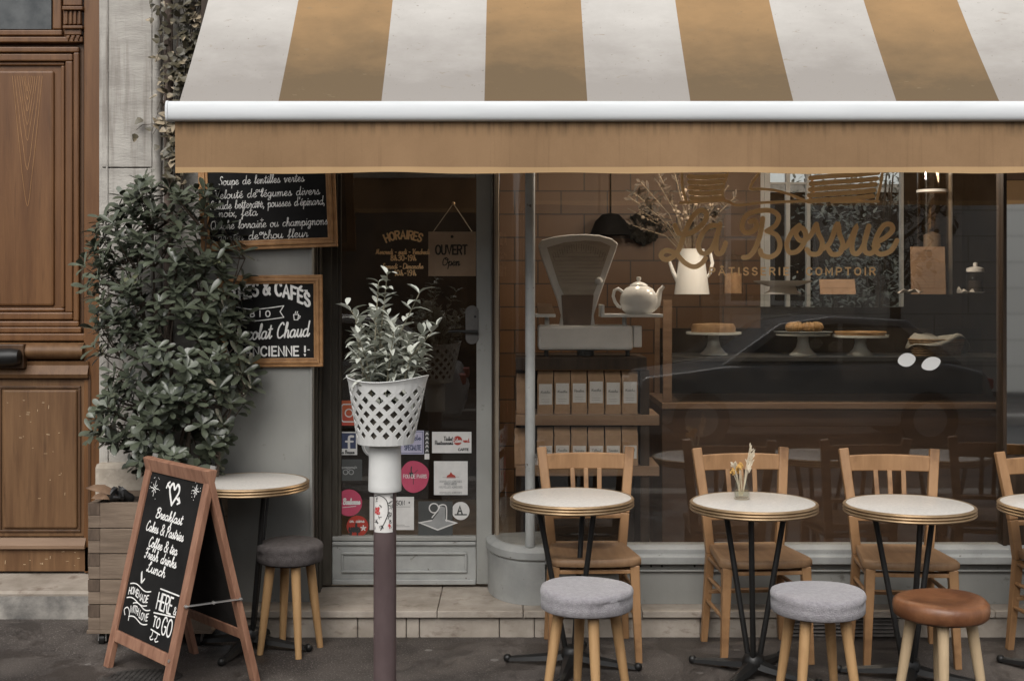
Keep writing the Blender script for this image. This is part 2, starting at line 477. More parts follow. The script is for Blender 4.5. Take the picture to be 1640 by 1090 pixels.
mat('dark_wood', (.025,.016,.010), (.05,.032,.020), 5, (6,6,.6), rough=.5, spec=.25)
mat('pipe', (.10,.07,.055), (.17,.13,.105), 6, (3,3,1), rough=.7, bump=.2)
mat('oak', (.102,.043,.015), (.172,.081,.031), 2.6, (7,7,.55), rough=.42, bump=.12, bscale=22, bst=(7,7,.5), lo=.3, hi=.7, c3=(.07,.03,.011), s3=6, lo3=.56, hi3=.78, st3=(9,9,.5))
mat('oak_scuffed', (.108,.052,.021), (.178,.095,.042), 2.6, (7,7,.55), rough=.55, bump=.12, bscale=22, bst=(7,7,.5), c3=(.075,.035,.014), s3=5, lo3=.54, hi3=.76, st3=(6,6,.6))
mat('oak_dark', (.05,.024,.01), (.10,.05,.022), 3, (7,7,.6), rough=.5)
mat('scratch', (.55,.42,.27), rough=.8)
mat('black', (.010,.0095,.009), rough=.45)
mat('soft_black', (.012,.011,.010), (.02,.018,.017), 12, rough=.9, spec=.15)
mat('white_metal', (.60,.62,.63), (.67,.69,.70), 5, (.4,4,4), rough=.55, spec=.35)
mat('wood_inner', (.16,.095,.055), (.25,.16,.10), 3, (.6,6,6), rough=.6)
mat('counter', (.062,.034,.019), (.095,.053,.03), 3, (.5,4,4), rough=.55)
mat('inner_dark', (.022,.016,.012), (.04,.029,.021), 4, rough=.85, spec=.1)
mat('inner_floor', (.13,.10,.075), (.19,.15,.11), 5, rough=.6)
mat('ceiling', (.5,.46,.4), (.56,.52,.46), 3, rough=.9)
mat('mirror', (.82,.83,.82), rough=.03, metal=1)
mat('brass_trim', (.35,.27,.19), (.46,.37,.27), 8, (2,2,.6), rough=.45, metal=.3)
mat('gold_paint', (.74,.47,.215), (.82,.55,.27), 9, rough=.5)
mat('chalk', (.72,.71,.68), (.86,.85,.82), 60, rough=.95)
mat('chalk_faint', (.40,.39,.37), (.78,.77,.74), 70, rough=.95, lo=.38, hi=.62)
mat('slate', (.009,.0088,.0085), (.016,.0155,.015), 5, rough=.8, spec=.15)
mat('frame_wood', (.27,.135,.052), (.40,.215,.09), 4, (6,6,6), rough=.4, bump=.05, bscale=60)
mat('sign_wood', (.21,.10,.062), (.34,.18,.115), 4, (7,7,1.2), rough=.5, bump=.1, bscale=30, bst=(6,6,.7))
mat('steel', (.55,.54,.52), (.7,.69,.66), 15, rough=.35, metal=.9)
glass('window_glass', (.93,.92,.90), .07, dirt=.012)
glass('door_glass', (.90,.88,.85), .065, dirt=.010)
glass('clear_glass', (.97,.98,.97), .035)

# awning fabrics: stripes, dust and rain stains
def awning_mat(name, x0, pitch, striped):
    m = bpy.data.materials.new(name); m.use_nodes = True
    t = m.node_tree; b = t.nodes['Principled BSDF']; b.inputs['Roughness'].default_value = .9; b.inputs['Specular IOR Level'].default_value = .15
    tc = N(t, 'ShaderNodeTexCoord'); sx = N(t, 'ShaderNodeSeparateXYZ')
    t.links.new(tc.outputs['Object'], sx.inputs[0])
    def math_(op, a, bb=None):
        n = N(t, 'ShaderNodeMath', operation=op)
        for i, q in enumerate((a, bb)):
            if q is None: continue
            if isinstance(q, (int, float)): n.inputs[i].default_value = q
            else: t.links.new(q, n.inputs[i])
        return n.outputs[0]
    def mix(f, a, bb, ty='MIX'):
        n = N(t, 'ShaderNodeMix', data_type='RGBA', blend_type=ty)
        for i, q in ((0, f), (6, a), (7, bb)):
            if isinstance(q, tuple): n.inputs[i].default_value = (*q, 1)
            elif isinstance(q, (int, float)): n.inputs[i].default_value = q
            else: t.links.new(q, n.inputs[i])
        return n.outputs[2]
    def noise(sc, st, lo, hi, det=6):
        mp = N(t, 'ShaderNodeMapping'); mp.inputs['Scale'].default_value = st
        t.links.new(tc.outputs['Object'], mp.inputs[0])
        n = N(t, 'ShaderNodeTexNoise'); n.inputs['Scale'].default_value = sc; n.inputs['Detail'].default_value = det; n.inputs['Roughness'].default_value = .65
        t.links.new(mp.outputs[0], n.inputs['Vector'])
        r = N(t, 'ShaderNodeMapRange'); r.inputs['From Min'].default_value = lo; r.inputs['From Max'].default_value = hi
        t.links.new(n.outputs['Fac'], r.inputs[0])
        return r.outputs[0]
    ochre, cream = (.355,.222,.108), (.52,.50,.468)
    if striped:
        q = math_('MODULO', math_('ADD', math_('DIVIDE', math_('SUBTRACT', sx.outputs[0], x0), pitch), 100.0), 2.0)
        is_o = math_('LESS_THAN', q, 1.0)
        col = mix(is_o, cream, ochre)
        # grime that washes down and gathers in the lower half, towards the bar
        low = N(t, 'ShaderNodeMapRange'); low.inputs['From Min'].default_value = .52; low.inputs['From Max'].default_value = .02
        t.links.new(sx.outputs[2], low.inputs[0])
        g = math_('MULTIPLY', math_('ADD', math_('MULTIPLY', low.outputs[0], 1.3), math_('MULTIPLY', noise(2.4, (1,1.6,1.6), .28, .72, 9), .75)), .66)
        gm = N(t, 'ShaderNodeMath', operation='MINIMUM'); t.links.new(g, gm.inputs[0]); gm.inputs[1].default_value = .95
        grime = mix(is_o, (.275,.255,.235), (.125,.091,.055))
        col = mix(gm.outputs[0], col, grime)
        s = noise(14, (1,2.2,2.2), .66, .74, 3)
        col = mix(math_('MULTIPLY', s, .45), col, (.22,.17,.11))
        col = mix(math_('MULTIPLY', noise(60, (1,1,1), .70, .74, 2), .5), col, (.12,.09,.06))
    else:
        col = mix(noise(2.2, (1,1,1), .3, .7), (.235,.146,.079), (.300,.190,.105))
        col = mix(math_('MULTIPLY', noise(30, (1.8,1,.05), .56, .76, 5), .40), col, (.16,.095,.05))
        col = mix(math_('MULTIPLY', noise(420, (1,1,1), .3, .7, 2), .22), col, (.12,.07,.035))
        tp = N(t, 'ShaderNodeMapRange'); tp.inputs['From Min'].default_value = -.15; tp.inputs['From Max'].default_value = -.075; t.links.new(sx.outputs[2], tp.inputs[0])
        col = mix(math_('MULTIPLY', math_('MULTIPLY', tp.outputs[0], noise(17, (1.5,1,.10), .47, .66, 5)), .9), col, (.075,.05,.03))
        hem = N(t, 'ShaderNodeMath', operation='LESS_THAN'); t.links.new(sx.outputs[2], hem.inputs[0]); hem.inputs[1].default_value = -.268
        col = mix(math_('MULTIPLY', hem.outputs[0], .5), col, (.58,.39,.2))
    t.links.new(col, b.inputs['Base Color'])
    nb = N(t, 'ShaderNodeTexNoise'); nb.inputs['Scale'].default_value = 9; nb.inputs['Detail'].default_value = 8
    t.links.new(tc.outputs['Object'], nb.inputs['Vector'])
    bp = N(t, 'ShaderNodeBump'); bp.inputs['Strength'].default_value = .12; bp.inputs['Distance'].default_value = .02
    t.links.new(nb.outputs['Fac'], bp.inputs['Height']); t.links.new(bp.outputs[0], b.inputs['Normal'])
    M[name] = m

def tile_mat(name, c1, c2, mortar, sc, bw, rh, msz=.012):
    m = bpy.data.materials.new(name); m.use_nodes = True
    t = m.node_tree; b = t.nodes['Principled BSDF']; b.inputs['Roughness'].default_value = .45
    tc = N(t, 'ShaderNodeTexCoord'); sx = N(t, 'ShaderNodeSeparateXYZ'); cx = N(t, 'ShaderNodeCombineXYZ')
    t.links.new(tc.outputs['Object'], sx.inputs[0]); t.links.new(sx.outputs[0], cx.inputs[0]); t.links.new(sx.outputs[2], cx.inputs[1])
    br = N(t, 'ShaderNodeTexBrick'); t.links.new(cx.outputs[0], br.inputs['Vector'])
    br.inputs['Color1'].default_value = (*c1,1); br.inputs['Color2'].default_value = (*c2,1); br.inputs['Mortar'].default_value = (*mortar,1)
    br.inputs['Scale'].default_value = sc; br.inputs['Brick Width'].default_value = bw; br.inputs['Row Height'].default_value = rh; br.inputs['Mortar Size'].default_value = msz
    t.links.new(br.outputs[0], b.inputs['Base Color'])
    bp = N(t, 'ShaderNodeBump'); bp.inputs['Strength'].default_value = .4; bp.inputs['Distance'].default_value = .004; bp.invert = True
    t.links.new(br.outputs['Fac'], bp.inputs['Height']); t.links.new(bp.outputs[0], b.inputs['Normal'])
    M[name] = m
tile_mat('ochre_tile', (.125,.056,.017), (.155,.072,.023), (.035,.018,.007), 1, .34, .17, .005)
tile_mat('facing_stone', (.70,.67,.61), (.78,.75,.69), (.5,.47,.42), 1, 1.1, .42, .012)

# trodden gum and paper specks on the asphalt
t = M['asphalt'].node_tree; b = t.nodes['Principled BSDF']
src = b.inputs['Base Color'].links[0].from_socket
tc = N(t, 'ShaderNodeTexCoord'); vo = N(t, 'ShaderNodeTexVoronoi'); vo.inputs['Scale'].default_value = 5.5
t.links.new(tc.outputs['Object'], vo.inputs['Vector'])
sc = N(t, 'ShaderNodeSeparateColor'); t.links.new(vo.outputs['Color'], sc.inputs[0])
m1 = N(t, 'ShaderNodeMath', operation='MULTIPLY'); m1.inputs[1].default_value = .13; t.links.new(sc.outputs[1], m1.inputs[0])
m2 = N(t, 'ShaderNodeMath', operation='LESS_THAN'); t.links.new(vo.outputs['Distance'], m2.inputs[0]); t.links.new(m1.outputs[0], m2.inputs[1])
m3 = N(t, 'ShaderNodeMath', operation='GREATER_THAN'); t.links.new(sc.outputs[0], m3.inputs[0]); m3.inputs[1].default_value = .45
m4 = N(t, 'ShaderNodeMath', operation='MULTIPLY'); t.links.new(m2.outputs[0], m4.inputs[0]); t.links.new(m3.outputs[0], m4.inputs[1])
m5 = N(t, 'ShaderNodeMath', operation='MULTIPLY'); t.links.new(m4.outputs[0], m5.inputs[0]); m5.inputs[1].default_value = .55
mx = N(t, 'ShaderNodeMix', data_type='RGBA'); t.links.new(m5.outputs[0], mx.inputs[0]); t.links.new(src, mx.inputs[6]); mx.inputs[7].default_value = (.30,.28,.26,1)
wn = N(t, 'ShaderNodeTexNoise'); wn.inputs['Scale'].default_value = 1.9; wn.inputs['Detail'].default_value = 10; wn.inputs['Roughness'].default_value = .68; wn.inputs['Distortion'].default_value = .6
t.links.new(tc.outputs['Object'], wn.inputs['Vector'])
wr = N(t, 'ShaderNodeMapRange'); wr.inputs['From Min'].default_value = .50; wr.inputs['From Max'].default_value = .56; wr.inputs['To Max'].default_value = .55
t.links.new(wn.outputs['Fac'], wr.inputs[0])
mw = N(t, 'ShaderNodeMix', data_type='RGBA'); t.links.new(wr.outputs[0], mw.inputs[0]); t.links.new(mx.outputs[2], mw.inputs[6]); mw.inputs[7].default_value = (.019,.015,.013,1)
t.links.new(mw.outputs[2], b.inputs['Base Color'])
wq = N(t, 'ShaderNodeMapRange'); wq.inputs['From Min'].default_value = .50; wq.inputs['From Max'].default_value = .56; wq.inputs['To Min'].default_value = .85; wq.inputs['To Max'].default_value = .42
t.links.new(wn.outputs['Fac'], wq.inputs[0]); t.links.new(wq.outputs[0], b.inputs['Roughness'])     # damp patches

# ------------------------------------------------------------------ ground
def gh(x, y):
    a = max(0, min(1, (-1.35-x)/.35)); b = max(0, min(1, (y+.35)/.5))
    return .036*(a*a*(3-2*a))*(b*b*(3-2*b))
g = MB()
xs = [-30,-20,-12,-8,-5,-4,-3] + [-2.8+.1*i for i in range(24)] + [0,1,2,3,4,6,9,14,20,30]
ys = [-3.9,-3,-2,-1.2,-.8,-.6] + [-.5+.05*i for i in range(22)] + [1,2,3.2]
nx = len(xs)
g.add([(x, y, gh(x, y)) for y in ys for x in xs], [(j*nx+i, j*nx+i+1, (j+1)*nx+i+1, (j+1)*nx+i) for j in range(len(ys)-1) for i in range(nx-1)])
tag(g.build('pavement', M['asphalt'], smooth=60), kind='structure')
tag(MB().box(-30,30,-4.2,-3.9,-.4,.0).build('kerb', M['kerb'], bevel=.02), kind='structure')
tag(MB().box(-60,60,-10.2,-4.2,-.5,-.13).build('road', M['road']), kind='structure')
tag(MB().box(-30,30,-10.5,-10.2,-.4,0).build('far_kerb', M['kerb'], bevel=.02), kind='structure')
tag(MB().box(-60,60,-14,-10.5,-.4,-.004).build('far_pavement', M['asphalt']), kind='structure')

# ------------------------------------------------------------------ stone building with the wooden door
YD = .5
sb = thing('stone_building', (-2.2, .3, 0), 'pale limestone building front with a pilaster beside the old wooden door', 'building')
m = MB()
x0, x1 = PX(163, .25), PX(243, .25)
m.box(x0, x1, .25, .75, .30, 2.262); m.box(x0, x1, .25, .75, 2.268, 6.0)
m.box(x0+.022, x0+.028+.005, .243, .25, .3, 6)
m.build('pilaster', M['limestone'], sb, bevel=.012)
m = MB(); m.box(x0-.02, x0+.021, .262, .7, .3, 6.0); m.build('edge_strip', M['limestone'], sb, bevel=.01)
m = MB(); m.tube([(x1+.006, .29, .3), (x1+.006, .29, 6)], .034, 14); m.box(x1+.035, PX(264,.3), .30, .75, .3, 6); m.build('side_moulding', M['limestone'], sb, smooth=40)
m = MB(); m.box(PX(264,.34)+.001, -1.5, .34, .9, .3, 6); m.build('wall', M['limestone'], sb)
m = MB()
m.box(PX(150,.2), PX(238,.2), .2, .72, .06, .80); m.box(PX(238.6,.2), -1.502, .215, .72, .06, .74)
m.build('plinth', M['plinth_stone'], sb, bevel=.025)
m = MB(); m.box(-7, -2.98, .35, .9, .0, 7); m.box(-3.0,-1.5,.36,.9,3.4,7); m.build('far_wall', M['limestone'], sb)
# step
m = MB()
yb, zt = .2, .168
m.prism([(-4, .22, .0), (-4, .20, .155), (-4, .215, .168), (-4, .52, .195), (-4, .52, 0)], (4+PX(148,.2), 0, 0))
m.build('door_step', [M['step_stone']], sb)
m = MB(); m.prism([(-4,.18,.02),(-4,.19,.10),(-4,.2,.145),(-4,.219,.02)], (4+PX(147,.19),0,0)); m.build('step_base', M['dark_step'], sb)
# the wooden door, a part of the building
m = MB()
m.pbox(-140, -160, 130, 916, YD+.02, .05)
dr = m.build('door', M['oak'], sb)
m = MB(); m.pbox(134, -160, 164, 917, YD-.03, .12); m.build('jamb', M['oak'], dr, bevel=.006)
m = MB(); m.pbox(126.5, 0, 134, 600, YD+.005, .05); m.pbox(141, 600, 145, 916, YD-.036, .005); m.build('gap_strip', M['oak_dark'], dr)
def ring(m, px0, py0, px1, py1, wd, Y, dep):
    m.pbox(px0, py0, px1, py0+wd, Y, dep); m.pbox(px0, py1-wd, px1, py1, Y, dep)
    m.pbox(px0, py0+wd, px0+wd, py1-wd, Y, dep); m.pbox(px1-wd, py0+wd, px1, py1-wd, Y, dep)
m = MB(); ring(m, -130, 75, 126, 523, 9, YD-.02, .04); ring(m, -120, 86, 116, 512, 12, YD-.012, .032); ring(m, -107, 99, 103, 499, 6, YD+.004, .02)
m.build('moulding', M['oak'], dr, bevel=.007)
m = MB(); m.pbox(-100, 113, 86, 490, YD+.004, .03); m.build('upper_panel', M['oak'], dr, bevel=.012)
m = MB()                                                      # the cathedral grain of the upper panel
fr = Fr(P(48, 300, YD+.004))
for k, (hw, top, bot) in enumerate(((20,122,272),(16,122,225),(12.5,122,200),(9,122,178),(6,122,160),(3.4,122,146),(24,122,330))):
    pts = []
    for i in range(15):
        t = i/14; u = -1+2*t
        y = bot - (bot-top)*abs(u)**(1.5)
        pts.append(((u*hw*(1-.25*(1-abs(u)))+rnd.uniform(-.5,.5)-4)*.003235, -(y-300)*.003235))
    m.ribbon(fr, cr(pts, 3), .0022, .0012+k*2e-4)
m.build('grain', M['frame_wood'], dr)
for bx in ((-130, 48, 99, 57, YD-.015, .04),(-130, 59, 132, 68, YD-.03, .05),(84, -160, 98, 47, YD-.012, .04),(-130, 523.5, 130, 533, YD-.02, .04),(-130, 534, 136, 546, YD-.03, .05)):
    MB().pbox(*bx).build('rail', M['oak'], dr, bevel=.006)
m = MB(); m.pbox(-140, -160, 82, 47, YD-.002, .015); m.build('pane', mat('old_glass', (.035,.04,.042), (.09,.095,.095), 8, rough=.15), dr)
m = MB()
for (a, b, c, d, y) in ((99,10,132,16,.05),(101,-10,131,9,.03),(101,16.5,131,40,.025),(100,41,132,46,.045),(103,47,130,56,.03)):
    m.pbox(a, b, c, d, YD-y, y+.02)
for k in range(4): m.pbox(104+k*7, 17, 108+k*7, 39, YD-.038, .02)
for k in range(3):
    a = 105+k*8
    m.prism([P(a, 57, YD-.04), P(a+7, 57, YD-.04), P(a+3.5, 66, YD-.04)], (0,.05,0))
m.build('bracket', M['oak'], dr, bevel=.004)
m = MB()                                                      # rounded middle rail
prof = [(-.03-.045*sin(pi*i/8)**.6, PZ(575-27*i/8, YD)) for i in range(9)]
ym = [(YD+.02, prof[0][1])] + [(YD+a, z) for a, z in prof] + [(YD+.02, prof[-1][1])]
m.prism([(-4, y, z) for y, z in ym], (4+PX(139, YD), 0, 0))
m.prism([(-4, y, z) for y, z in ((YD+.02, PZ(604,YD)), (YD-.05, PZ(604,YD)), (YD-.06, PZ(598,YD)), (YD-.05, PZ(591,YD)), (YD-.04, PZ(584,YD)), (YD-.045, PZ(578,YD)), (YD+.02, PZ(576,YD)))], (4+PX(146, YD), 0, 0))
m.build('middle_rail', M['oak_scuffed'], dr, smooth=35)
m = MB(); m.pbox(-140, 605, 141, 858, YD-.02, .06); m.build('lower_frame', M['oak_scuffed'], dr)
m = MB(); m.pbox(4, 624, 123, 846, YD-.034, .02); m.build('lower_panel', M['oak_scuffed'], dr, bevel=.011)
m = MB(); ring(m, -2, 618, 129, 852, 4, YD-.028, .02); m.build('panel_moulding', M['oak_dark'], dr, bevel=.003)
m = MB(); m.prism([(-4, y, z) for y, z in ((YD+.02, PZ(875,YD)), (YD-.055, PZ(875,YD)), (YD-.055, PZ(870,YD)), (YD-.03, PZ(859,YD)), (YD+.02, PZ(859,YD)))], (4+PX(141, YD), 0, 0)); m.build('weather_bar', M['wood_inner'], dr)
m = MB(); m.pbox(-140, 875.5, 141, 914, YD-.03, .06); m.build('bottom_rail', M['oak_scuffed'], dr)
m = MB(); m.pbox(-20, 551, 38, 590, YD-.085, .06); m.build('handle_plate', M['oak_dark'], dr, bevel=.006)
m = MB(); a = P(-30, 573, YD-.115); b = P(31, 571, YD-.115)
m.tube([a, a+(b-a)*.5, a+(b-a)*.8, b, b+Vector((.008,.0,0))], [.038,.045,.045,.036,.018], 14); m.tube([P(12, 571, YD-.11), P(12, 571, YD-.08)], .02, 10)
m.build('handle', M['black'], dr, smooth=50)
m = MB(); fr = Fr(P(60, 740, YD-.034))
for k in range(34):
    lower = k > 20
    f2 = Fr(P(0, 0, YD-.034 if not lower else YD-.03))
    x = rnd.uniform(8, 118) if not lower else rnd.uniform(0, 136); y = rnd.uniform(640, 800) if not lower else rnd.uniform(880, 910)
    q = P(x, y, YD-.034 if not lower else YD-.03); f2 = Fr(q)
    ln = rnd.uniform(.002, .018); a = rnd.choice([0, .1, -.1, 1.5])
    m.ribbon(f2, [(0,0),(ln*cos(a), ln*sin(a))], rnd.uniform(.0012,.003), .0006)
m.build('scratch_marks', M['scratch'], dr)

# drain pipe
m = MB(); m.tube([(PX(270,.27), .27, .05), (PX(270,.27), .27, 6)], .022, 14)
for z in (.9, 2.55, 4.2): m.tube([(PX(270,.27), .27, z), (PX(270,.27), .27, z+.05)], .028, 14)
tag(m.build('drain_pipe', M['pipe'], smooth=40), 'thin brown drain pipe running up the stone wall behind the ivy', 'pipe')

# ------------------------------------------------------------------ shop front
sf = thing('shopfront', (.7, .15, 0), 'grey painted pastry shop front with glazed door and large lettered window', 'shop front')
XR = 3.4
# step: slab in lengths, riser in blocks
cuts = [-1.36, PX(700,-.03), PX(838,-.03), .62, 1.5, 2.3, XR]
m = MB()
for i in range(len(cuts)-1):
    a, b = cuts[i]+.0015, cuts[i+1]-.0015
    yb = .56 if b < .07 else .3
    m.box(a, b, -.03, yb, .098, .13)
m.build('step', M['step_stone'], sf, bevel=.004)
m = MB(); cuts = [-1.34, PX(573,.0), PX(651,0), PX(672,0), PX(800,0), PX(856,0), .9, 1.272]
for i in range(len(cuts)-1): m.box(cuts[i]+.0015, cuts[i+1]-.0015, -.008+rnd.uniform(-.002,.002), .25, -.02, .0975)
m.box(1.845, 2.1, -.008, .25, -.02, .0975); m.box(2.103, XR, -.007, .25, -.02, .0975); m.box(1.273, 1.844, .0, .25, -.02, .0)
m.build('riser', M['step_stone'], sf, bevel=.006)
m = MB(); m.box(-1.33, XR, .004, .2, -.03, .096); m.build('riser_joint', M['grout'], sf)
vg = MB(); vg.box(1.274, 1.843, .05, .06, .0, .097)
vg.build('vent_recess', M['black'], sf)
m = MB()
for k in range(5): m.hexa([(1.274,-.012,.006+k*.018),(1.843,-.012,.006+k*.018),(1.843,.03,.014+k*.018),(1.274,.03,.014+k*.018),(1.274,-.012,.011+k*.018),(1.843,-.012,.011+k*.018),(1.843,.03,.019+k*.018),(1.274,.03,.019+k*.018)])
m.build('vent_slat', mat('vent_metal', (.12,.11,.10), (.2,.18,.17), 20, rough=.5, metal=.3), sf)
# left panel and reveal
xe = PX(500, .15)
m = MB(); m.box(-1.498, xe-.012, .15, .24, .13, 3.5); m.build('left_panel', M['grey_paint'], sf)
m = MB(); m.box(xe-.011, xe+.001, .143, .2, .13, 3.5); m.build('corner_bead', M['grey_paint'], sf, bevel=.003)
m = MB(); m.box(xe-.03, xe, .201, .56, .131, 3.5)
for y0, y1, dx in ((.25,.28,.008),(.33,.36,.012),(.40,.43,.008)): m.box(xe+.0005, xe+dx, y0, y1, .131, 2.6)
m.build('reveal', M['reveal_paint'], sf, bevel=.003)
# door
YG = .46
m = MB()
m.pbox(516, 150, 531, 937, YG-.03, .06)
fw = m.build('door_frame', M['reveal_paint'], sf, bevel=.004)
m = MB(); 
for a, b, y in ((531.5,541,.012),): m.pbox(a, 150, b, 862, YG-y, .03)
m.pbox(541.5, 150, 546.5, 860, YG-.004, .02)
m.build('door_stile', M['reveal_paint'], fw, bevel=.003)
m = MB(); m.pbox(763, 150, 788, 935, YG-.03, .05); m.pbox(516, 80, 800, 150, YG-.03, .05); m.pbox(532, 858.5, 762.7, 866, YG-.018, .045)
dd = m.build('door', M['grey_paint'], sf, bevel=.004)
m = MB(); m.pbox(532, 866.5, 762.6, 933, YG-.01, .04); m.build('kick_panel', M['grey_paint_worn'], dd, bevel=.003)
m = MB(); ring(m, 546, 884, 748, 917, 4, YG-.021, .013); m.pbox(532, 867.5, 762, 873, YG-.024, .015); m.pbox(532, 928, 762, 936, YG-.022, .014)
m.build('kick_moulding', M['grey_paint_worn'], dd, bevel=.004)
m = MB(); m.pbox(541, 150, 763, 860, YG+.012, .006); m.build('door_pane', M['door_glass'], dd)
m = MB(); m.lathe([(.001,-.006),(.03,-.006),(.03,.004),(.026,.006),(.001,.006)], (0,0,0), 24)
lk = MB()
for v, f in (): pass
cxy = P(756, 520, YG-.034)
pts = [(cxy.x + .034*cos(a)*(1), YG-.036, cxy.z + (.065 if sin(a) > 0 else -.065) + .034*sin(a)) for a in [2*pi*i/28 for i in range(28)]]
lk.prism(pts, (0, .008, 0)); lk.build('lock_plate', mat('plate_metal', (.075,.07,.065), (.12,.112,.105), 12, rough=.5), dd, bevel=.002)
m = MB(); a = P(718, 531, YG-.06); b = P(766, 531, YG-.06)
m.tube([a, a+(b-a)*.3+Vector((0,0,.004)), a+(b-a)*.6, b], [.006,.007,.008,.009], 8); m.tube([P(764,531,YG-.06), P(764,531,YG-.03)], .008, 8); m.tube([P(761,507,YG-.04), P(761,507,YG-.034)], .007, 8)
m.build('door_handle', M['black'], dd, smooth=50)
m = MB(); m.pbox(500, -60, 800, 80, YG-.02, .05); m.build('transom', M['dark_wood'], sf)
# pale trim beside the door, curved corner
m = MB(); m.pbox(792, 130, 799, 872, YG-.06, .03); m.build('corner_trim', M['brass_trim'], sf, bevel=.003)
m = MB(); m.pbox(788.4, 120, 791.6, 936, YG-.045, .05); m.build('door_post', M['dark_wood'], sf)
ex, ey, er, es = .10, .44, .19, .31
def corner(rx, ry, n=20): return [(ex-rx*cos(pi/2*i/n), ey-ry*sin(pi/2*i/n)) for i in range(n+1)]
c1, c2 = corner(er, es), corner(er+.055, es+.06)
m = MB(); z0, z1 = .405, 2.6
n = len(c1)
m.add([(x, y, z0) for x, y in c1] + [(x, y, z1) for x, y in c1], [(i, i+1, n+i+1, n+i) for i in range(n-1)])
m.build('corner_pane', M['door_glass'], sf, smooth=60)
m = MB()
prof = [(0,.131),(0,.335),(-.004,.34),(.010,.352),(.010,.385),(-.004,.40),(-.035,.408)]
vs = []
for d, z in prof:
    q = corner(er+.034+d, es+.055+d)
    vs += [(x, y, z) for x, y in q] + [(.16, q[-1][1], z)]
k = n+1
m.add(vs, [(j*k+i, j*k+i+1, (j+1)*k+i+1, (j+1)*k+i) for j in range(len(prof)-1) for i in range(k-1)])
m.add([(x, y, .408) for x, y in corner(er+.004, es+.02)] + [(.16,.10,.408),(.16,.5,.408)], [list(range(n+2))])
m.build('corner_base', M['grey_paint_worn'], sf, smooth=35)
m = MB(); m.tube([(PX(849,.115), .115, .408), (PX(849,.115), .115, 2.6)], .024, 16); m.build('mullion', M['grey_paint_worn'], sf, smooth=50)
# window
YW = .14
xl, xr = PX(857, YW), PX(1603, YW)
m = MB(); m.box(xl-.02, xr, YW, YW+.006, .41, 2.62); wp = m.build('window_pane', M['window_glass'], sf)
m = MB()
m.prism([(.161, y, z) for y, z in ((.20,.33),(.07,.33),(.07,.365),(.085,.375),(.085,.40),(.12,.413),(.20,.413))], (XR-.161, 0, 0))
m.build('sill', M['grey_paint_worn'], sf, bevel=.003)
m = MB(); m.box(.161, XR, .105, .2, .131, .300); m.box(.161, XR, .112, .2, .3005, .329); m.build('base_panel', M['grey_paint'], sf)
m = MB(); m.box(.161, XR, .09, .105, .2895, .2995); m.build('base_moulding', M['grey_paint'], sf, bevel=.003)
m = MB()
for i in range(22):
    x = .2+i*.053
    if rnd.random() < .7: m.tube([(x, .108, .314), (x, .1115, .314)], .0055, 8)
m.build('vent_hole', M['black'], sf)
m = MB(); m.box(xr+.0005, xr+.017, .11, .2, .414, 2.62); m.build('window_post', M['dark_wood'], sf)
YM = .118
m = MB(); m.pbox(1609, 289, 1760, 727, YM, .02); mm = m.build('mirror', M['mirror'], sf)
m = MB(); m.box(xr+.018, XR, YM+.005, .24, .414, 2.62); m.build('mirror_board', M['dark_wood'], sf)
m = MB(); m.pbox(1609, 120, 1760, 288, YM-.004, .008); m.build('mirror_header', M['wood_inner'], sf)
# upper parts behind the awning and the wall above
m = MB(); m.box(-1.498, XR, .05, .24, 2.621, 3.5); m.build('fascia', M['dark_wood'], sf)
m = MB(); m.box(-1.498, XR+8, .1, .5, 3.501, 7.0); m.box(XR, XR+8, .12, .5, 0, 3.5); m.build('upper_wall', M['limestone'], sf)
# room
m = MB(); m.box(-1.4, XR, .57, 3.4, .10, .135); m.build('inner_floor', M['inner_floor'], sf)
m = MB(); m.box(PX(800,3.2), PX(1218,3.2), 3.2, 3.3, .135, 2.9); m.box(PX(1574,3.2), XR, 3.2, 3.3, .135, 2.9); m.build('tiled_wall', M['ochre_tile'], sf)
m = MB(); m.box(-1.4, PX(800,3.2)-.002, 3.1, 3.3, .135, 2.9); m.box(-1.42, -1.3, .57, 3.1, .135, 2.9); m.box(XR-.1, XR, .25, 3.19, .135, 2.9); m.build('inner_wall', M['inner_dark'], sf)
m = MB(); m.box(-1.4, XR, .25, 3.4, 2.9, 3.0); m.build('ceiling', M['ceiling'], sf)
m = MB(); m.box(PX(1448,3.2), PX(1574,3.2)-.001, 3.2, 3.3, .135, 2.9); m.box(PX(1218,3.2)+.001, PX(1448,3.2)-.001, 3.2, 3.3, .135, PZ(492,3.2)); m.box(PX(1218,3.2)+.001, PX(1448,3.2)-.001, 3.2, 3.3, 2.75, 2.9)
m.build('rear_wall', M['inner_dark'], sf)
m = MB()
for a_, b_ in ((1218,1224),(1224.5,1233.5),(1259,1265.5),(1292,1298),(1443,1448)): m.pbox(a_, 215, b_, 491, 3.21, .05)
for y_ in (292,): m.pbox(1234, y_, 1258.5, y_+3, 3.22, .03); m.pbox(1266, y_, 1291.5, y_+3, 3.22, .03)
m.build('courtyard_window', mat('white_frame', (.72,.72,.70), rough=.5), sf)
m = MB(); m.pbox(1234, 215, 1443, 491, 3.235, .006); m.build('courtyard_pane', M['clear_glass'], sf)
cw = thing('courtyard_wall', (2.6, 6.2, 0), 'dark rendered courtyard wall seen through the back window', 'wall')
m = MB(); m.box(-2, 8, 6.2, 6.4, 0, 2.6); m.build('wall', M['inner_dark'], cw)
m = MB(); m.box(-2, 8, 6.15, 6.45, 2.601, 2.68); m.build('coping', M['limestone'], cw)
m = MB(); m.box(-2, 8, 3.42, 6.6, -.1, .02); tag(m.build('courtyard_ground', M['kerb']), kind='structure')

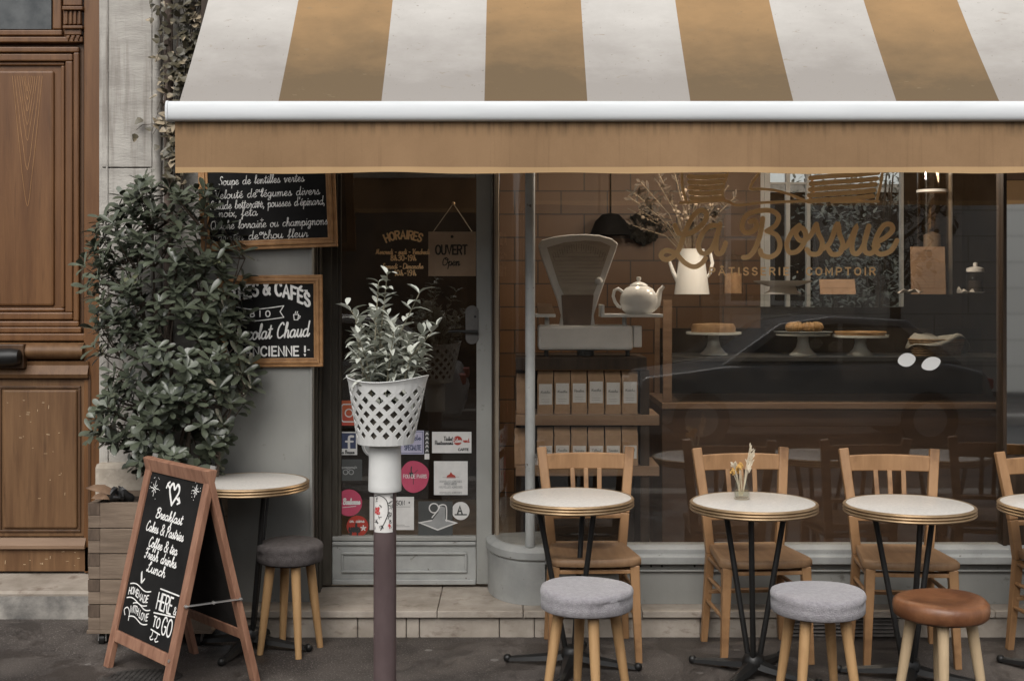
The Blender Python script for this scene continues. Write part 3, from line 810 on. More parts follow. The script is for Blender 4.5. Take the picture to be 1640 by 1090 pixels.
# gold lettering on the window
def zpts(src, *pp):     # zoomed-photo points -> px
    return [((1040 if src == 1 else 1340)+x/4.953, 260+y/4.953) for x, y in pp]
gm = MB()
Fw = Fr((0, YW-.0005, 0))
def wl(px): return (PX(px[0], YW), PZ(px[1], YW))
def gstroke(pp, wd, k, smooth=True):
    q = [wl(p) for p in pp]
    gm.ribbon(Fw, cr(q, 6) if smooth else q, wd, .0006+k*1e-4)
W1 = .0245
S_ = [
 zpts(1,(205,500),(240,565),(330,560),(430,480),(452,410),(410,380),(345,430),(280,560),(235,690),(180,755),(125,770),(92,738),(130,700),(205,722),(280,795),(350,828),(410,805),(445,760)),
 zpts(1,(548,505),(480,505),(410,580),(388,670),(425,722),(490,690),(545,560)),
 zpts(1,(560,490),(530,620),(535,715),(575,715),(605,640)),
 zpts(1,(800,470),(835,465),(850,510),(815,550),(760,555),(735,505),(770,420),(870,385),(970,385),(1025,430),(1000,500),(930,545)),
 zpts(1,(900,445),(880,570),(835,690),(790,745),(745,755)),
 zpts(1,(930,545),(1005,575),(1035,640),(1020,710),(960,750),(895,735),(880,700)),
 zpts(1,(1190,500),(1135,550),(1092,640),(1110,712),(1180,700),(1235,620),(1235,545),(1195,520),(1162,565),(1200,620),(1270,590),(1325,490)),
 zpts(1,(1325,490),(1340,560),(1372,640),(1345,720),(1280,725),(1250,690)),
 zpts(1,(1365,690),(1430,640),(1490,490),(1508,570),(1535,650),(1510,720),(1450,728),(1420,690)),
 zpts(2,(35,690),(90,650),(155,510),(125,620),(125,705),(165,722),(215,650),(255,505)),
 zpts(2,(255,505),(222,620),(225,705),(275,720),(330,660)),
 zpts(2,(300,640),(380,600),(442,540),(430,495),(375,500),(318,590),(300,680),(345,728),(430,700),(478,620)),
]
for k, q in enumerate(S_): gstroke(q, W1, k)
for k, q in enumerate([
 zpts(1,(245,322),(420,312),(600,306),(700,340),(900,320),(1250,308),(1330,312)), zpts(1,(258,90),(262,190),(290,305)),
 zpts(1,(620,90),(590,180),(580,260),(598,306)), zpts(1,(865,90),(800,205),(900,212),(1010,225),(1120,258),(1225,300)), zpts(1,(1290,150),(1300,220),(1270,300)),
 zpts(2,(-40,315),(120,312),(330,310)), zpts(2,(360,90),(345,190),(318,300)),
 ]): gstroke(q, .013, 12+k)
for k in range(5):
    y = 105+k*43
    gstroke(zpts(1,(315+k*4,y+8),(420,y+14),(500,y+10),(588-k*5,y+2)), .0225, 20+k)
for k in range(5):
    y = 95+k*46
    gstroke([(1298-k*1.5+(2 if k else 0), 260+(y+30)/4.953), (1330, 260+(y+16)/4.953), (1372, 260+(y+4)/4.953), (1406-k*2.2, 260+(y-12)/4.953)], .023, 26+k)
b0 = wl((1137, 440)); b1 = wl((1408, 440))
text(gm, Fw, 'PÂTISSERIE * COMPTOIR', b0[0], b0[1], .034, .0075, sp=5.2, width=b1[0]-b0[0], off=.0009)
gm.build('lettering', M['gold_paint'], wp)
gm = MB()
for px, py, rx, ry, an in ((1452,576,14.5,11,.2),(1491,582,16,10.5,.35)):
    c = wl((px, py))
    pts = []
    for i in range(28):
        a = 2*pi*i/28; ss = abs(cos(a))
        x = rx*.00305*cos(a); y = ry*.00305*sin(a)*(1-.18*ss*ss)
        pts.append((c[0]+x*cos(an)-y*sin(an), c[1]+x*sin(an)+y*cos(an)))
    gm.poly(Fw, pts, .001)
gm.build('oval_decal', mat('white_vinyl', (.78,.78,.76), rough=.5), wp)
# gold opening hours on the door
gm = MB(); Fd = Fr((0, YG+.0115, 0)); YGd = YG+.0115
kx = (YGd-CAM_Y)/FPX
def arc(w_, rise):
    def f(t, y):
        a = (t-.5)*2*.42
        r_ = w_/2/sin(.42)
        return ((r_+y)*sin(a)+w_/2, (r_+y)*cos(a)-r_*cos(.42))
    return f
text(gm, Fd, 'HORAIRES', PX(619,YGd), PZ(388,YGd), .040, .0088, sp=2.2, width=56*kx, warp=arc(56*kx, 0))
text(gm, Fd, 'Mercredi - Jeudi - Vendredi', PX(602,YGd), PZ(407,YGd), .026, .0042, script=True, slant=.15, width=86*kx)
text(gm, Fd, '8h30-19h', PX(626,YGd), PZ(417,YGd), .027, .0052, width=42*kx, sp=2)
text(gm, Fd, 'Samedi - Dimanche', PX(612,YGd), PZ(430,YGd), .026, .0042, script=True, slant=.15, width=66*kx)
text(gm, Fd, '10h-19h', PX(632,YGd), PZ(441,YGd), .027, .0052, width=36*kx, sp=2)
gm.build('lettering', M['gold_paint'], dd)

# ------------------------------------------------------------------ awning
YB = 5.13 + CAM_Y
XA0, XA1 = -1.38, 3.2
zb0, zb1, zv = PZ(195, YB), PZ(163, YB), PZ(277, YB)
awning_mat('awning_stripe', PX(442, YB), .4275, True)
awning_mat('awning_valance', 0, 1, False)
aw = thing('awning', (0, YB, zb1), 'open shop awning with wide ochre and cream stripes above a white front bar', 'awning')
m = MB(); ny, nxx = 24, 90
yt, zt = .06, zb1+.97
vs = []
for side in (0, 1):
    for j in range(ny+1):
        t = j/ny
        for i in range(nxx+1):
            x = XA0+(XA1-XA0)*i/nxx
            sag = -.022*sin(pi*t) - .004*sin(pi*t)*sin(x*7.3)
            y = YB+.035+(yt-YB-.035)*t; z = zb1-.01+(zt-zb1+.01)*t + sag - side*.003
            vs.append((x, y, z))
q = (ny+1)*(nxx+1)
fs = []
for j in range(ny):
    for i in range(nxx):
        a = j*(nxx+1)+i
        fs.append((a, a+1, a+nxx+2, a+nxx+1)); fs.append((q+a, q+a+nxx+1, q+a+nxx+2, q+a+1))
for j in range(ny): 
    a = j*(nxx+1); fs.append((a, a+nxx+1, q+a+nxx+1, q+a))
m.add(vs, fs); m.build('canopy', M['awning_stripe'], aw, smooth=60)
m = MB()                                                       # white bar
hb = zb1-zb0; zc = (zb0+zb1)/2
pr = [(-.034*abs(cos(a))**.45-.004, zc+hb/2*sin(a)) for a in [R(-90+180*i/14) for i in range(15)]] + [(.05, zb1-.004), (.05, zb0+.004)]
xa, xb = PX(268, YB)+.012, XA1+.1
pts = [(xa, YB+y, z) for y, z in pr]
m.prism(pts, (xb-xa, 0, 0))
m.build('front_bar', M['white_metal'], aw, smooth=30)
m = MB(); m.prism([(xa-.012, YB+(y-.002)*1.04, zc+(z-zc)*1.04) for y, z in pr], (.0118, 0, 0)); m.build('end_cap', M['white_metal'], aw, bevel=.004)
m = MB(); ni = 140
xv0 = PX(280, YB)
vs = []
for sd_ in (0, 1):
    for j in range(7):
        for i in range(ni+1):
            x = xv0+(XA1-xv0)*i/ni; t = j/6
            z = zb0+.002+(zv-zb0-.002)*t + (t*t)*.003*sin(x*9)
            y = YB+.0 + .012*t*sin(x*5.1+1)+.005*t*sin(x*17) + sd_*.003
            vs.append((x, y, z))
q = 7*(ni+1); fs = []
for j in range(6):
    for i in range(ni):
        a = j*(ni+1)+i
        fs += [(a, a+ni+1, a+ni+2, a+1), (q+a, q+a+1, q+a+ni+2, q+a+ni+1)]
for i in range(ni): a = 6*(ni+1)+i; fs.append((a, q+a, q+a+1, a+1))
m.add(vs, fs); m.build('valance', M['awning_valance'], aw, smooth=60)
m = MB()
for x in (-1.1, 2.9):
    m.bar((x, .06, 2.75), (x+.35, -.4, 2.55), .05, .04); m.bar((x+.35, -.4, 2.55), (x+.1, YB+.05, zc), .045, .035)
m.build('folding_arm', M['white_metal'], aw)

# ------------------------------------------------------------------ the other side of the street (seen in the glass)
ob = thing('facing_building', (3, -14, 0), 'pale stone building across the street mirrored in the shop glass', 'building')
m = MB(); m.box(-28, 28, -16, -14, 0, 4.6); m.build('wall', M['facing_stone'], ob)
m = MB()
for a_, b_ in ((-27,-19.5),(-18.6,-12.5),(-11.8,-6.2),(-5.5,-.4),(.3,3.35)):      # dark timber shop fronts
    m.box(a_, b_, -13.99, -13.9, 0, 3.9)
m.build('timber_front', M['soft_black'], ob)
m = MB(); m2 = MB(); m3 = MB()
for a_, b_ in ((-18.2,-12.9),(-11.4,-6.6),(-5.1,-.8),(.6,3.05)):
    m.box(a_, b_, -13.89, -13.88, .7, 3.0)
    n_ = 3
    for k in range(n_+1): m2.box(a_+(b_-a_)*k/n_-.05, a_+(b_-a_)*k/n_+.05, -13.875, -13.84, .7, 3.0)
for x in (4.2, 10.8, 14, 18, 22):
    m.box(x-.75, x+.75, -13.996, -13.985, 1.4, 3.9)
    for dx in (-.75, -.04, .67): m3.box(x+dx, x+dx+.09, -13.98, -13.93, 1.4, 3.9)
    for z in (1.4, 2.45, 3.4): m3.box(x-.66, x+.66, -13.981, -13.94, z, z+.07)
m.build('window', mat('far_glass', (.02,.02,.02), rough=.12), ob); m2.build('window_frame', M['dark_wood'], ob); m3.build('window_frame', mat('far_frame', (.8,.8,.78), rough=.6), ob)
m3 = MB(); m3.box(-28, 28, -14, -13.9, 4.2, 4.4); m3.build('cornice', M['limestone'], ob)
# ------------------------------------------------------------------ furniture
mat('chair_wood', (.26,.14,.063), (.365,.205,.097), 3, (6,6,.7), rough=.45, bump=.06, bscale=30, bst=(6,6,.7), c3=(.16,.08,.034), s3=7, lo3=.54, hi3=.74)
mat('seat_wood', (.22,.125,.064), (.32,.195,.105), 3, (7,.8,6), rough=.5, bump=.06, bscale=30)
mat('leg_wood', (.36,.208,.092), (.47,.29,.137), 3, (9,9,.7), rough=.5, bump=.08, bscale=30, bst=(6,6,.6), c3=(.24,.13,.055), s3=26, lo3=.7, hi3=.76)
mat('leg_pale', (.41,.30,.18), (.51,.385,.24), 3, (9,9,.7), rough=.55, bump=.08, bscale=30, bst=(6,6,.6), c3=(.30,.2,.11), s3=26, lo3=.7, hi3=.76)
mat('grey_felt', (.25,.235,.25), (.34,.325,.34), 60, rough=.95, bump=.55, bscale=190, sheen=.3, c3=(.22,.205,.215), s3=6, lo3=.5, hi3=.8)
mat('shaded_felt', (.065,.056,.054), (.10,.088,.086), 40, rough=.95, bump=.4, bscale=190)  # stool felt with the shadow by the wall put into its colour
mat('tan_leather', (.145,.056,.024), (.24,.103,.045), 7, rough=.4, bump=.15, bscale=70, c3=(.085,.032,.014), s3=5, lo3=.46, hi3=.70, spec=.5)
mat('terrazzo', (.53,.51,.475), (.63,.605,.565), 70, rough=.32, c3=(.42,.39,.35), s3=150, lo3=.6, hi3=.66)
mat('brass', (.30,.205,.115), (.42,.30,.18), 12, rough=.4, metal=.7)
mat('brass_groove', (.06,.035,.018), rough=.6)
mat('iron', (.009,.0085,.008), (.015,.0145,.014), 12, rough=.42, bump=.06)

def chair(label):
    t = thing('bistro_chair', (0,0,0), label, 'chair', 'wooden chairs along the shop window')
    w_ = M['chair_wood']
    for s in (-1, 1):
        m = MB(); m.bar((s*.165,.185,.42), (s*.188,.215,.0), .042, .036, (0,1,0), .030, .03); m.build('rear_leg', w_, t, bevel=.004)
        m = MB(); m.bar((s*.165,.185,.42), (s*.181,.20,.60), .042, .034, (0,1,0)); m.bar((s*.181,.20,.60), (s*.212,.262,.905), .042, .034, (0,1,0), .046, .028)
        m.build('back_post', w_, t, bevel=.005)
        m = MB(); m.bar((s*.178,-.165,.43), (s*.196,-.185,.0), .043, .040, (0,1,0), .030, .028); m.build('front_leg', w_, t, bevel=.004)
    m = MB()                              # curved top rail
    ns = 8
    for z, dz, hw in ((.80,.072,.187),):
        pts = []
        for i in range(ns+1):
            u = -1+2*i/ns
            y = .244+.018*(1-u*u)
            pts.append((u*hw, y, u))
        vs = []
        for (x, y, u) in pts:
            top = z+dz+.006*(1-u*u)
            for yy, zz in ((y-.009, z), (y+.011, z), (y+.017, top), (y-.003, top)): vs.append((x*(1+.09*(zz-z)/.07), yy, zz))
        fs = []
        for i in range(ns):
            for k in range(4): fs.append((4*i+k, 4*i+(k+1)%4, 4*i+4+(k+1)%4, 4*i+4+k))
        fs += [(3,2,1,0), (4*ns, 4*ns+1, 4*ns+2, 4*ns+3)]
        m.add(vs, fs)
    m.build('top_rail', w_, t, bevel=.005, smooth=40)
    m = MB(); m.bar((-.172,.20,.585), (.172,.20,.585), .034, .02, (0,0,1)); m.build('lower_rail', w_, t, bevel=.004)
    for x in (-.06, 0, .06):
        m = MB(); m.bar((x,.202,.60), (x*1.08,.25,.805), .022, .012, (0,1,0)); m.build('slat', w_, t, bevel=.003)
    # seat: dished plywood with a bowed front
    m = MB(); out = []
    for i in range(13):
        u = -1+i/6; out.append((u*.205, -.185-.03*(1-u*u)))
    out = [(-.165,.205),(-.19,0),(-.207,-.14),(-.205,-.17)] + out[1:-1] + [(.205,-.17),(.207,-.14),(.19,0),(.165,.205)]
    out = out[::-1]
    cx, cyy = 0, .01
    levels = ((1.0,.432),(1.015,.438),(1.015,.458),(.985,.466),(.8,.462),(.5,.455),(.15,.452))
    nn = len(out); vs = []
    for k, z in levels: vs += [(cx+(x-cx)*k, cyy+(y-cyy)*k, z) for x, y in out]
    L_ = len(levels)
    m.add(vs, [(i, j*nn+0, 0) for i in []] + [(j*nn+i, (j+1)*nn+i, (j+1)*nn+(i+1)%nn, j*nn+(i+1)%nn) for j in range(L_-1) for i in range(nn)] + [list(range(nn)), [(L_-1)*nn+i for i in reversed(range(nn))]])
    m.build('seat', M['seat_wood'], t, smooth=50)
    m = MB(); m.bar((-.17,-.158,.405), (.17,-.158,.405), .048, .018); m.bar((-.16,.175,.405), (.16,.175,.405), .048, .018)
    for s in (-1,1): m.bar((s*.172,-.15,.405), (s*.158,.17,.405), .048, .016)
    m.build('apron', w_, t, bevel=.003)
    m = MB()
    m.bar((-.175,.196,.24), (.175,.196,.24), .036, .016); m.build('rear_stretcher', w_, t, bevel=.003)
    for s in (-1,1):
        for q_ in (((s*.186,-.172,.20), (s*.178,.198,.20)), ((s*.182,-.168,.31), (s*.174,.193,.31))):
            MB().tube(q_, .010, 8).build('side_stretcher', w_, t, smooth=50)
    return t
CH = [
 ('wooden slat back chair behind the round table nearest the shop door', .362, 5.75, 2),
 ('wooden slat back chair behind the table with the dried flower vase', 1.112, 5.72, 5),
 ('wooden slat back chair behind the tan leather stool', 1.768, 5.68, -4),
 ('wooden slat back chair cut off by the right edge of the photo', 2.515, 5.60, 9)]
c0 = chair(CH[0][0])
for i, (lb, x, d, a) in enumerate(CH):
    o = c0 if i == 0 else copy_tree(c0)
    o.location = (x, d+CAM_Y-.02, 0); o.rotation_euler.z = R(a); o['label'] = lb

def table(label):
    t = thing('bistro_table', (0,0,0), label, 'table', 'round bistro tables with brass rims')
    r, zt = .268, .745
    m = MB(); m.lathe([(.001,zt-.004),(r-.008,zt-.004),(r-.008,zt),(r-.012,zt+.0015),(.001,zt+.0018)][1:], (0,0,0), 72); 
    m.build('tabletop', M['terrazzo'], t, smooth=40)
    m = MB(); pr = [(r-.02,zt-.036),(r,zt-.036)]
    for k in range(3):
        z = zt-.036+k*.0125
        pr += [(r+.002, z+.001), (r+.006, z+.006), (r+.002, z+.011), (r-.001, z+.0118)]
    pr += [(r-.002, zt+.002), (r-.0075, zt+.002), (r-.0075, zt-.003)]
    m.lathe(pr, (0,0,0), 72, close=False); m.build('rim', M['brass'], t, smooth=25)
    m = MB(); m.lathe([(.01,zt-.034),(r-.015,zt-.034),(r-.015,zt-.006),(.01,zt-.006)], (0,0,0), 48); m.build('underside', M['black'], t)
    for k in range(3):
        a = R(100+120*k)
        m = MB(); m.tube([(.028*cos(a), .028*sin(a), .075), (.15*cos(a), .15*sin(a), zt-.035)], .0122, 12); m.build('leg', M['iron'], t, smooth=50)
    m = MB(); m.lathe([(.02,.030),(.046,.036),(.052,.052),(.046,.075),(.040,.088),(.024,.094),(.001,.095)], (0,0,0), 24)
    m.build('hub', M['iron'], t, smooth=50)
    for k in range(4):
        a = R(20+90*k); d = Vector((cos(a), sin(a), 0)); q = Vector((-sin(a), cos(a), 0))
        m = MB()
        vs = []
        for i in range(8):
            u = i/7; rr = .03+u*.26; zz = .062-.040*u**.8; hw = .036-.022*u; th = .030-.014*u
            c = d*rr
            vs += [c-q*hw+Vector((0,0,zz-th*.8)), c+q*hw+Vector((0,0,zz-th*.8)), c+q*hw*.75+Vector((0,0,zz)), c+Vector((0,0,zz+th*.35)), c-q*hw*.75+Vector((0,0,zz))]
        fs = [(5*i+j, 5*i+(j+1)%5, 5*i+5+(j+1)%5, 5*i+5+j) for i in range(7) for j in range(5)] + [(4,3,2,1,0), (35,36,37,38,39)]
        m.add(vs, fs); m.ball(d*.292+Vector((0,0,.019)), .019, 12)
        m.build('foot', M['iron'], t, smooth=35)
    return t
TB = [
 ('round white bistro table with brass rim, empty top, beside the shop door', 916, 5.5, -33, 0),
 ('round white bistro table carrying the small dried flower vase', 1207, 5.38, 35, 0),
 ('round white bistro table standing behind the tan leather stool', 1456, 5.31, 50, 0),
 ('round white bistro table cut off by the right edge of the photo', 1706, 5.33, 20, 0),
 ('round white bistro table against the grey panel behind the chalkboard easel', 400, 5.79, -33, .03)]
t0 = table(TB[0][0])
for i, (lb, px, d, a, dz) in enumerate(TB):
    o = t0 if i == 0 else copy_tree(t0)
    o.location = ((px-820)/FPX*d, d+CAM_Y, .0); o.rotation_euler.z = R(a); o['label'] = lb
    if dz: o.scale = (1,1,1.035)
TX = [((px-820)/FPX*d, d+CAM_Y) for _, px, d, _, _ in TB]

def stool(label, felt, legm, r, h, seed, group):
    t = thing('stool', (0,0,0), label, 'stool', group)
    m = MB(); rr = random.Random(seed); ph = rr.uniform(0,6)
    th = .086 if felt is not M['tan_leather'] else .072
    if felt is M['tan_leather']:
        pr = [(r*.5,h-th),(r*.93,h-th),(r*.985,h-th*.86),(r*1.0,h-th*.5),(r*.99,h-th*.22),(r*.93,h-.004),(r*.86,h),(r*.7,h-.003),(r*.45,h-.009),(r*.2,h-.012),(.001,h-.0125)]
    else:
        pr = [(r*.5,h-th),(r*.94,h-th),(r*.985,h-th*.93),(r*.99,h-th*.6),(r*.985,h-th*.42),(r*.998,h-th*.34),(r*1.0,h-th*.2),(r*.975,h-.006),(r*.92,h),(r*.6,h+.001),(.001,h+.001)]
    def fn(p, a, q, z):
        k = .0022*sin(3*a+ph)+.0014*sin(7*a+2*ph)+.001*sin(13*a)
        p.x *= 1+k*2; p.y *= 1+k*2
        p.z += (.004*sin(2*a+ph)*(q/r)**2 if z > h-.06 else 0)
        if abs(z-(h-th*.42)) < 1e-4: p.z += .006*sin(2*a+ph*1.7)
        return p
    m.lathe(pr, (0,0,0), 64, fn=fn)
    m.build('seat', felt, t, smooth=60)
    m = MB(); m.lathe([(.02,h-th-.008),(r*.8,h-th-.008),(r*.8,h-th+.004),(.02,h-th+.004)], (0,0,0), 32); m.build('seat_base', M['black'], t)
    for k in range(4):
        a = R(45+90*k)
        m = MB(); a_ = Vector((r*.60*cos(a), r*.60*sin(a), h-th-.004)); b_ = Vector((r*.93*cos(a), r*.93*sin(a), 0))
        m.tube([a_, a_.lerp(b_,.5), b_], [.0225,.0195,.0145], 16); m.build('leg', legm, t, smooth=50)
    return t
def place(o, px, d, a): o.location = ((px-820)/FPX*d, d+CAM_Y, 0); o.rotation_euler.z = R(a)
SG = 'four legged round stools'
s0 = stool('round grey felt stool in front of the table nearest the shop door', M['grey_felt'], M['leg_wood'], .185, .486, 3, SG)
place(s0, 939.5, 4.95, -35)
s1 = copy_tree(s0); s1['label'] = 'round grey felt stool beside the tan leather stool'; place(s1, 1309.5, 4.93, 8); s1.scale = (1,1,.975)
s2 = stool('round tan leather stool with pale wooden legs', M['tan_leather'], M['leg_pale'], .181, .462, 8, SG); place(s2, 1507, 4.86, 30)
s3 = stool('grey felt stool, colour darkened for shade, tucked by the wall behind the chalkboard easel', M['shaded_felt'], M['leg_wood'], .152, .50, 5, SG); place(s3, 465, 5.74, -20)

# ------------------------------------------------------------------ chalkboard easel
FL, FR_, RR, RL = Vector((-1.805,-.46,0)), Vector((-1.41,-.90,0)), Vector((-1.065,-.675,0)), Vector((-1.46,-.235,0))
AL, AR = (FL+RL)/2+Vector((-.008,.004,.912)), (FR_+RR)/2+Vector((-.008,.004,.912))
eb = thing('chalkboard_easel', (FL+FR_+RR+RL)/4, 'folding wooden pavement chalkboard listing breakfast, cakes, coffee and lunch', 'chalkboard')
def panel(bl, br, tl, tr, front):
    U = (br-bl).normalized(); mid = (tl+tr)/2-(bl+br)/2; V = (mid-U*mid.dot(U)).normalized()
    f = Fr(bl, U, V); W = (br-bl).length; H = mid.length; sh = mid.dot(U)
    top_w = (tr-tl).length
    def q(u, v, n=0):      # u 0..1 across, v metres up
        k = v/H
        return bl.lerp(tl, k).lerp(br.lerp(tr, k), u) + f.N*n
    return f, q, W, H
f, q, W, H = panel(FL, FR_, AL, AR, True)
def slab(m, q, u0, u1, v0, v1, n0, n1):
    m.hexa([q(u0,v0,n0), q(u1,v0,n0), q(u1,v0,n1), q(u0,v0,n1), q(u0,v1,n0), q(u1,v1,n0), q(u1,v1,n1), q(u0,v1,n1)])
sw = .082
def frame(q, H, names, vb):
    for nm, (u0,u1,v0,v1,n0,n1) in names:
        m = MB(); slab(m, q, u0, u1, v0, v1, n0, n1); m.build(nm, M['sign_wood'], eb, bevel=.003)
frame(q, H, (('front_leg',(0,sw,0,H-.0,-.026,0)),('front_leg',(1-sw,1,0,H-.0,-.026,0)),('top_rail',(sw+.001,1-sw-.001,H-.062,H-.002,-.025,-.001)),('bottom_rail',(sw+.001,1-sw-.001,.118,.168,-.025,-.001))), 0)
m = MB(); slab(m, q, sw+.001, 1-sw-.001, .169, H-.063, -.018, -.010); m.build('front_board', M['slate'], eb)
class QF:
    def __init__(s, q, n): s.q, s.n = q, n
    def p(s, x, y, n=0): return s.q(x, y, s.n+n)
    
f2, q2, W2, H2 = panel(RR, RL, AR, AL, False)
frame(q2, H2, (('rear_leg',(0,sw,0,H2-.0,-.026,0)),('rear_leg',(1-sw,1,0,H2-.0,-.026,0)),('rear_rail',(sw+.001,1-sw-.001,H2-.062,H2-.002,-.025,-.001)),('rear_rail',(sw+.001,1-sw-.001,.19,.235,-.025,-.001))), 0)
m = MB(); slab(m, q2, sw+.001, 1-sw-.001, .236, H2-.063, -.018, -.010); m.build('rear_board', M['soft_black'], eb)
m = MB(); a = q(1.005, .37); b = q2(-.005, .37); m.bar(a, b, .021, .004, (0,0,1)); 
nn = (b-a).cross(Vector((0,0,1))).normalized()
sp_ = m.build('spreader_bar', M['steel'], eb, bevel=.001)
for k in (.03, .5, .97):
    c = a.lerp(b, k); MB().tube([c-nn*.006, c+nn*.006], .007, 10).build('rivet', M['steel'], sp_)
c = q(1-sw/2, .145, .0); MB().tube([c, c+f.N*.004], .007, 10).build('bolt', M['steel'], eb)
for u in (.05, .95):
    c = q(u, H, -.02); MB().bar(c-f.U*.02, c+f.U*.02, .03, .006, f.N).build('hinge', M['steel'], eb)
# chalk: laid out on the board in metres, x to the right of its middle, y up from the ground
class BF:
    def __init__(s, q, W, n): s.q, s.W, s.n = q, W, n
    def p(s, x, y, n=0): return s.q(.5+x/s.W, y, s.n+n)
bf = BF(q, .565, -.0098)
m = MB()
def yv(fr_): return H*(1-fr_)
for s_, fy, wd in (('Breakfast',.680,.235),('Cakes & Pastries',.616,.335),('Coffee & tea',.553,.255),('Fresh drinks',.502,.285),('Lunch',.450,.168)):
    text(m, bf, s_, {'Cakes & Pastries':-.012,'Lunch':-.015}.get(s_, 0)+.002, fy, .043, .0060, script=True, slant=.18, width=wd, anchor='c')
hx, hy = .0, .80
ht = [(0,-.050),(-.022,-.020),(-.040,.008),(-.036,.030),(-.018,.038),(0,.018),(.018,.038),(.036,.030),(.040,.008),(.022,-.020),(0,-.050)]
m.ribbon(bf, cr([(hx+x, hy+y) for x, y in ht], 5), .0125, .0012)
for seg in (((-.068,.032),(-.040,.014)),((.030,-.016),(.062,-.030)),((-.072,.016),(-.066,.034)),((-.066,.034),(-.052,.042)),((.050,-.014),(.066,-.032)),((.066,-.032),(.046,-.040))):
    m.ribbon(bf, [(hx+x, hy+y) for x, y in seg], .009, .0018)
for cx_, cy_, r_ in ((-.175, .80, .034), (.175, .832, .026)):
    for k in range(8):
        a = pi*k/4; rr_ = r_*(1 if k % 2 == 0 else .7)
        m.ribbon(bf, [(cx_+.005*cos(a), cy_+.005*sin(a)), (cx_+rr_*cos(a), cy_+rr_*sin(a))], .0035, .0012+k*1e-4)
    for k in range(9): 
        a = rnd.uniform(0,6.3); m.ribbon(bf, [(cx_+r_*1.3*cos(a), cy_+r_*1.5*sin(a)), (cx_+r_*1.3*cos(a)+.002, cy_+r_*1.5*sin(a))], .003, .0012)
def wave(x0, x1, y, amp, wt, k):
    m.ribbon(bf, [(x0+(x1-x0)*i/14, y+amp*sin(2*pi*i/14)) for i in range(15)], wt, .0011+k*1e-4)
wp_ = lambda y0: (lambda t, y: (t*.165, y+.008*sin(2*pi*t)))
yy = .327
text(m, bf, 'HOMEMADE', -.21, yy+.002, .029, .0050, sp=2, width=.185, warp=lambda t, y: (t*.185, y+.008*sin(2*pi*t)))
wave(-.21, -.02, yy+.048, .008, .005, 1); wave(-.215, -.03, yy-.014, .008, .005, 2)
yy = .255
text(m, bf, 'WITH LOVE', -.165, yy+.002, .029, .0050, sp=2, width=.17, warp=lambda t, y: (t*.17, y+.008*sin(2*pi*t)))
wave(-.15, .005, yy+.046, .008, .005, 3); wave(-.165, .005, yy-.014, .008, .005, 4)
m.ribbon(bf, cr([(-.20,yy-.014),(-.215,yy+.006),(-.19,yy+.02),(-.165,yy+.004),(-.16,yy-.03)],5), .005, .0017)
ax, ay = -.13, .385
for seg in (((0,.055),(.016,.012)),((.004,.03),(.016,.010)),((.034,.03),(.016,.010)),((-.004,.05),(.010,.012))): m.ribbon(bf, [(ax+x, ay+y) for x, y in seg], .008, .0013)
yy = .318
m.ribbon(bf, [(.055,yy+.083),(.215,yy+.083)], .006, .0011)
text(m, bf, 'HERE', .05, yy, .066, .0078, sp=2, width=.135); text(m, bf, '&', .197, yy+.004, .030, .0045)
m.ribbon(bf, [(.04,yy-.020),(.215,yy-.004)], .006, .0011)
yy = .235
text(m, bf, 'TO', .050, yy+.010, .040, .0070, sp=2, width=.065); text(m, bf, 'GO', .130, yy-.006, .070, .0082, sp=2, width=.090)
m.ribbon(bf, [(.045,yy-.006),(.125,yy-.012)], .006, .0011)
for x_ in (.065, .108): m.ribbon(bf, cr([(x_,yy-.01),(x_-.003,yy-.030),(x_-.014,yy-.038),(x_-.004,yy-.046),(x_+.014,yy-.040)],4), .005, .0013)
m.build('lettering', M['chalk'], eb)

# ------------------------------------------------------------------ framed menu boards
def board(name, label, pxs, Y, tilt, fwid):
    x0, y0, x1, y1 = pxs
    O = P(x0, y1, Y)
    f = Fr(O, (cos(tilt),0,sin(tilt)), (-sin(tilt),0,cos(tilt)))
    W = PX(x1,Y)-PX(x0,Y); Hh = PZ(y0,Y)-PZ(y1,Y)
    t = thing(name, tuple(O), label, 'menu board')
    m = MB()
    def ringp(a, b, n0, n1):
        for (u0,v0,u1,v1) in ((a,a,W-a,b),(a,Hh-b,W-a,Hh-a),(a,b,b,Hh-b),(W-b,b,W-a,Hh-b)):
            m.hexa([f.p(u0,v0,n0),f.p(u1,v0,n0),f.p(u1,v0,n1),f.p(u0,v0,n1),f.p(u0,v1,n0),f.p(u1,v1,n0),f.p(u1,v1,n1),f.p(u0,v1,n1)])
    ringp(0, fwid*.38, -.02, .004); ringp(fwid*.38, fwid*.72, -.02, .010); ringp(fwid*.72, fwid, -.02, .003)
    m.build('frame', M['frame_wood'], t, bevel=.0025)
    m = MB(); m.hexa([f.p(fwid*.9,fwid*.9,-.018),f.p(W-fwid*.9,fwid*.9,-.018),f.p(W-fwid*.9,fwid*.9,-.004),f.p(fwid*.9,fwid*.9,-.004),f.p(fwid*.9,Hh-fwid*.9,-.018),f.p(W-fwid*.9,Hh-fwid*.9,-.018),f.p(W-fwid*.9,Hh-fwid*.9,-.004),f.p(fwid*.9,Hh-fwid*.9,-.004)])
    m.build('slate', M['slate'], t)
    return t, f
def on(f, px, py, Y):
    d = P(px, py, Y)-f.O
    return d.dot(f.U), d.dot(f.V)
YBd = .11
bt, f = board('menu_board', 'framed slate with handwritten soup and quiche menu tucked under the awning', (322, 215, 541, 403), YBd, R(2.2), .046)
f.O = f.O - f.N*.0038
m = MB(); k_ = (YBd-CAM_Y)/FPX
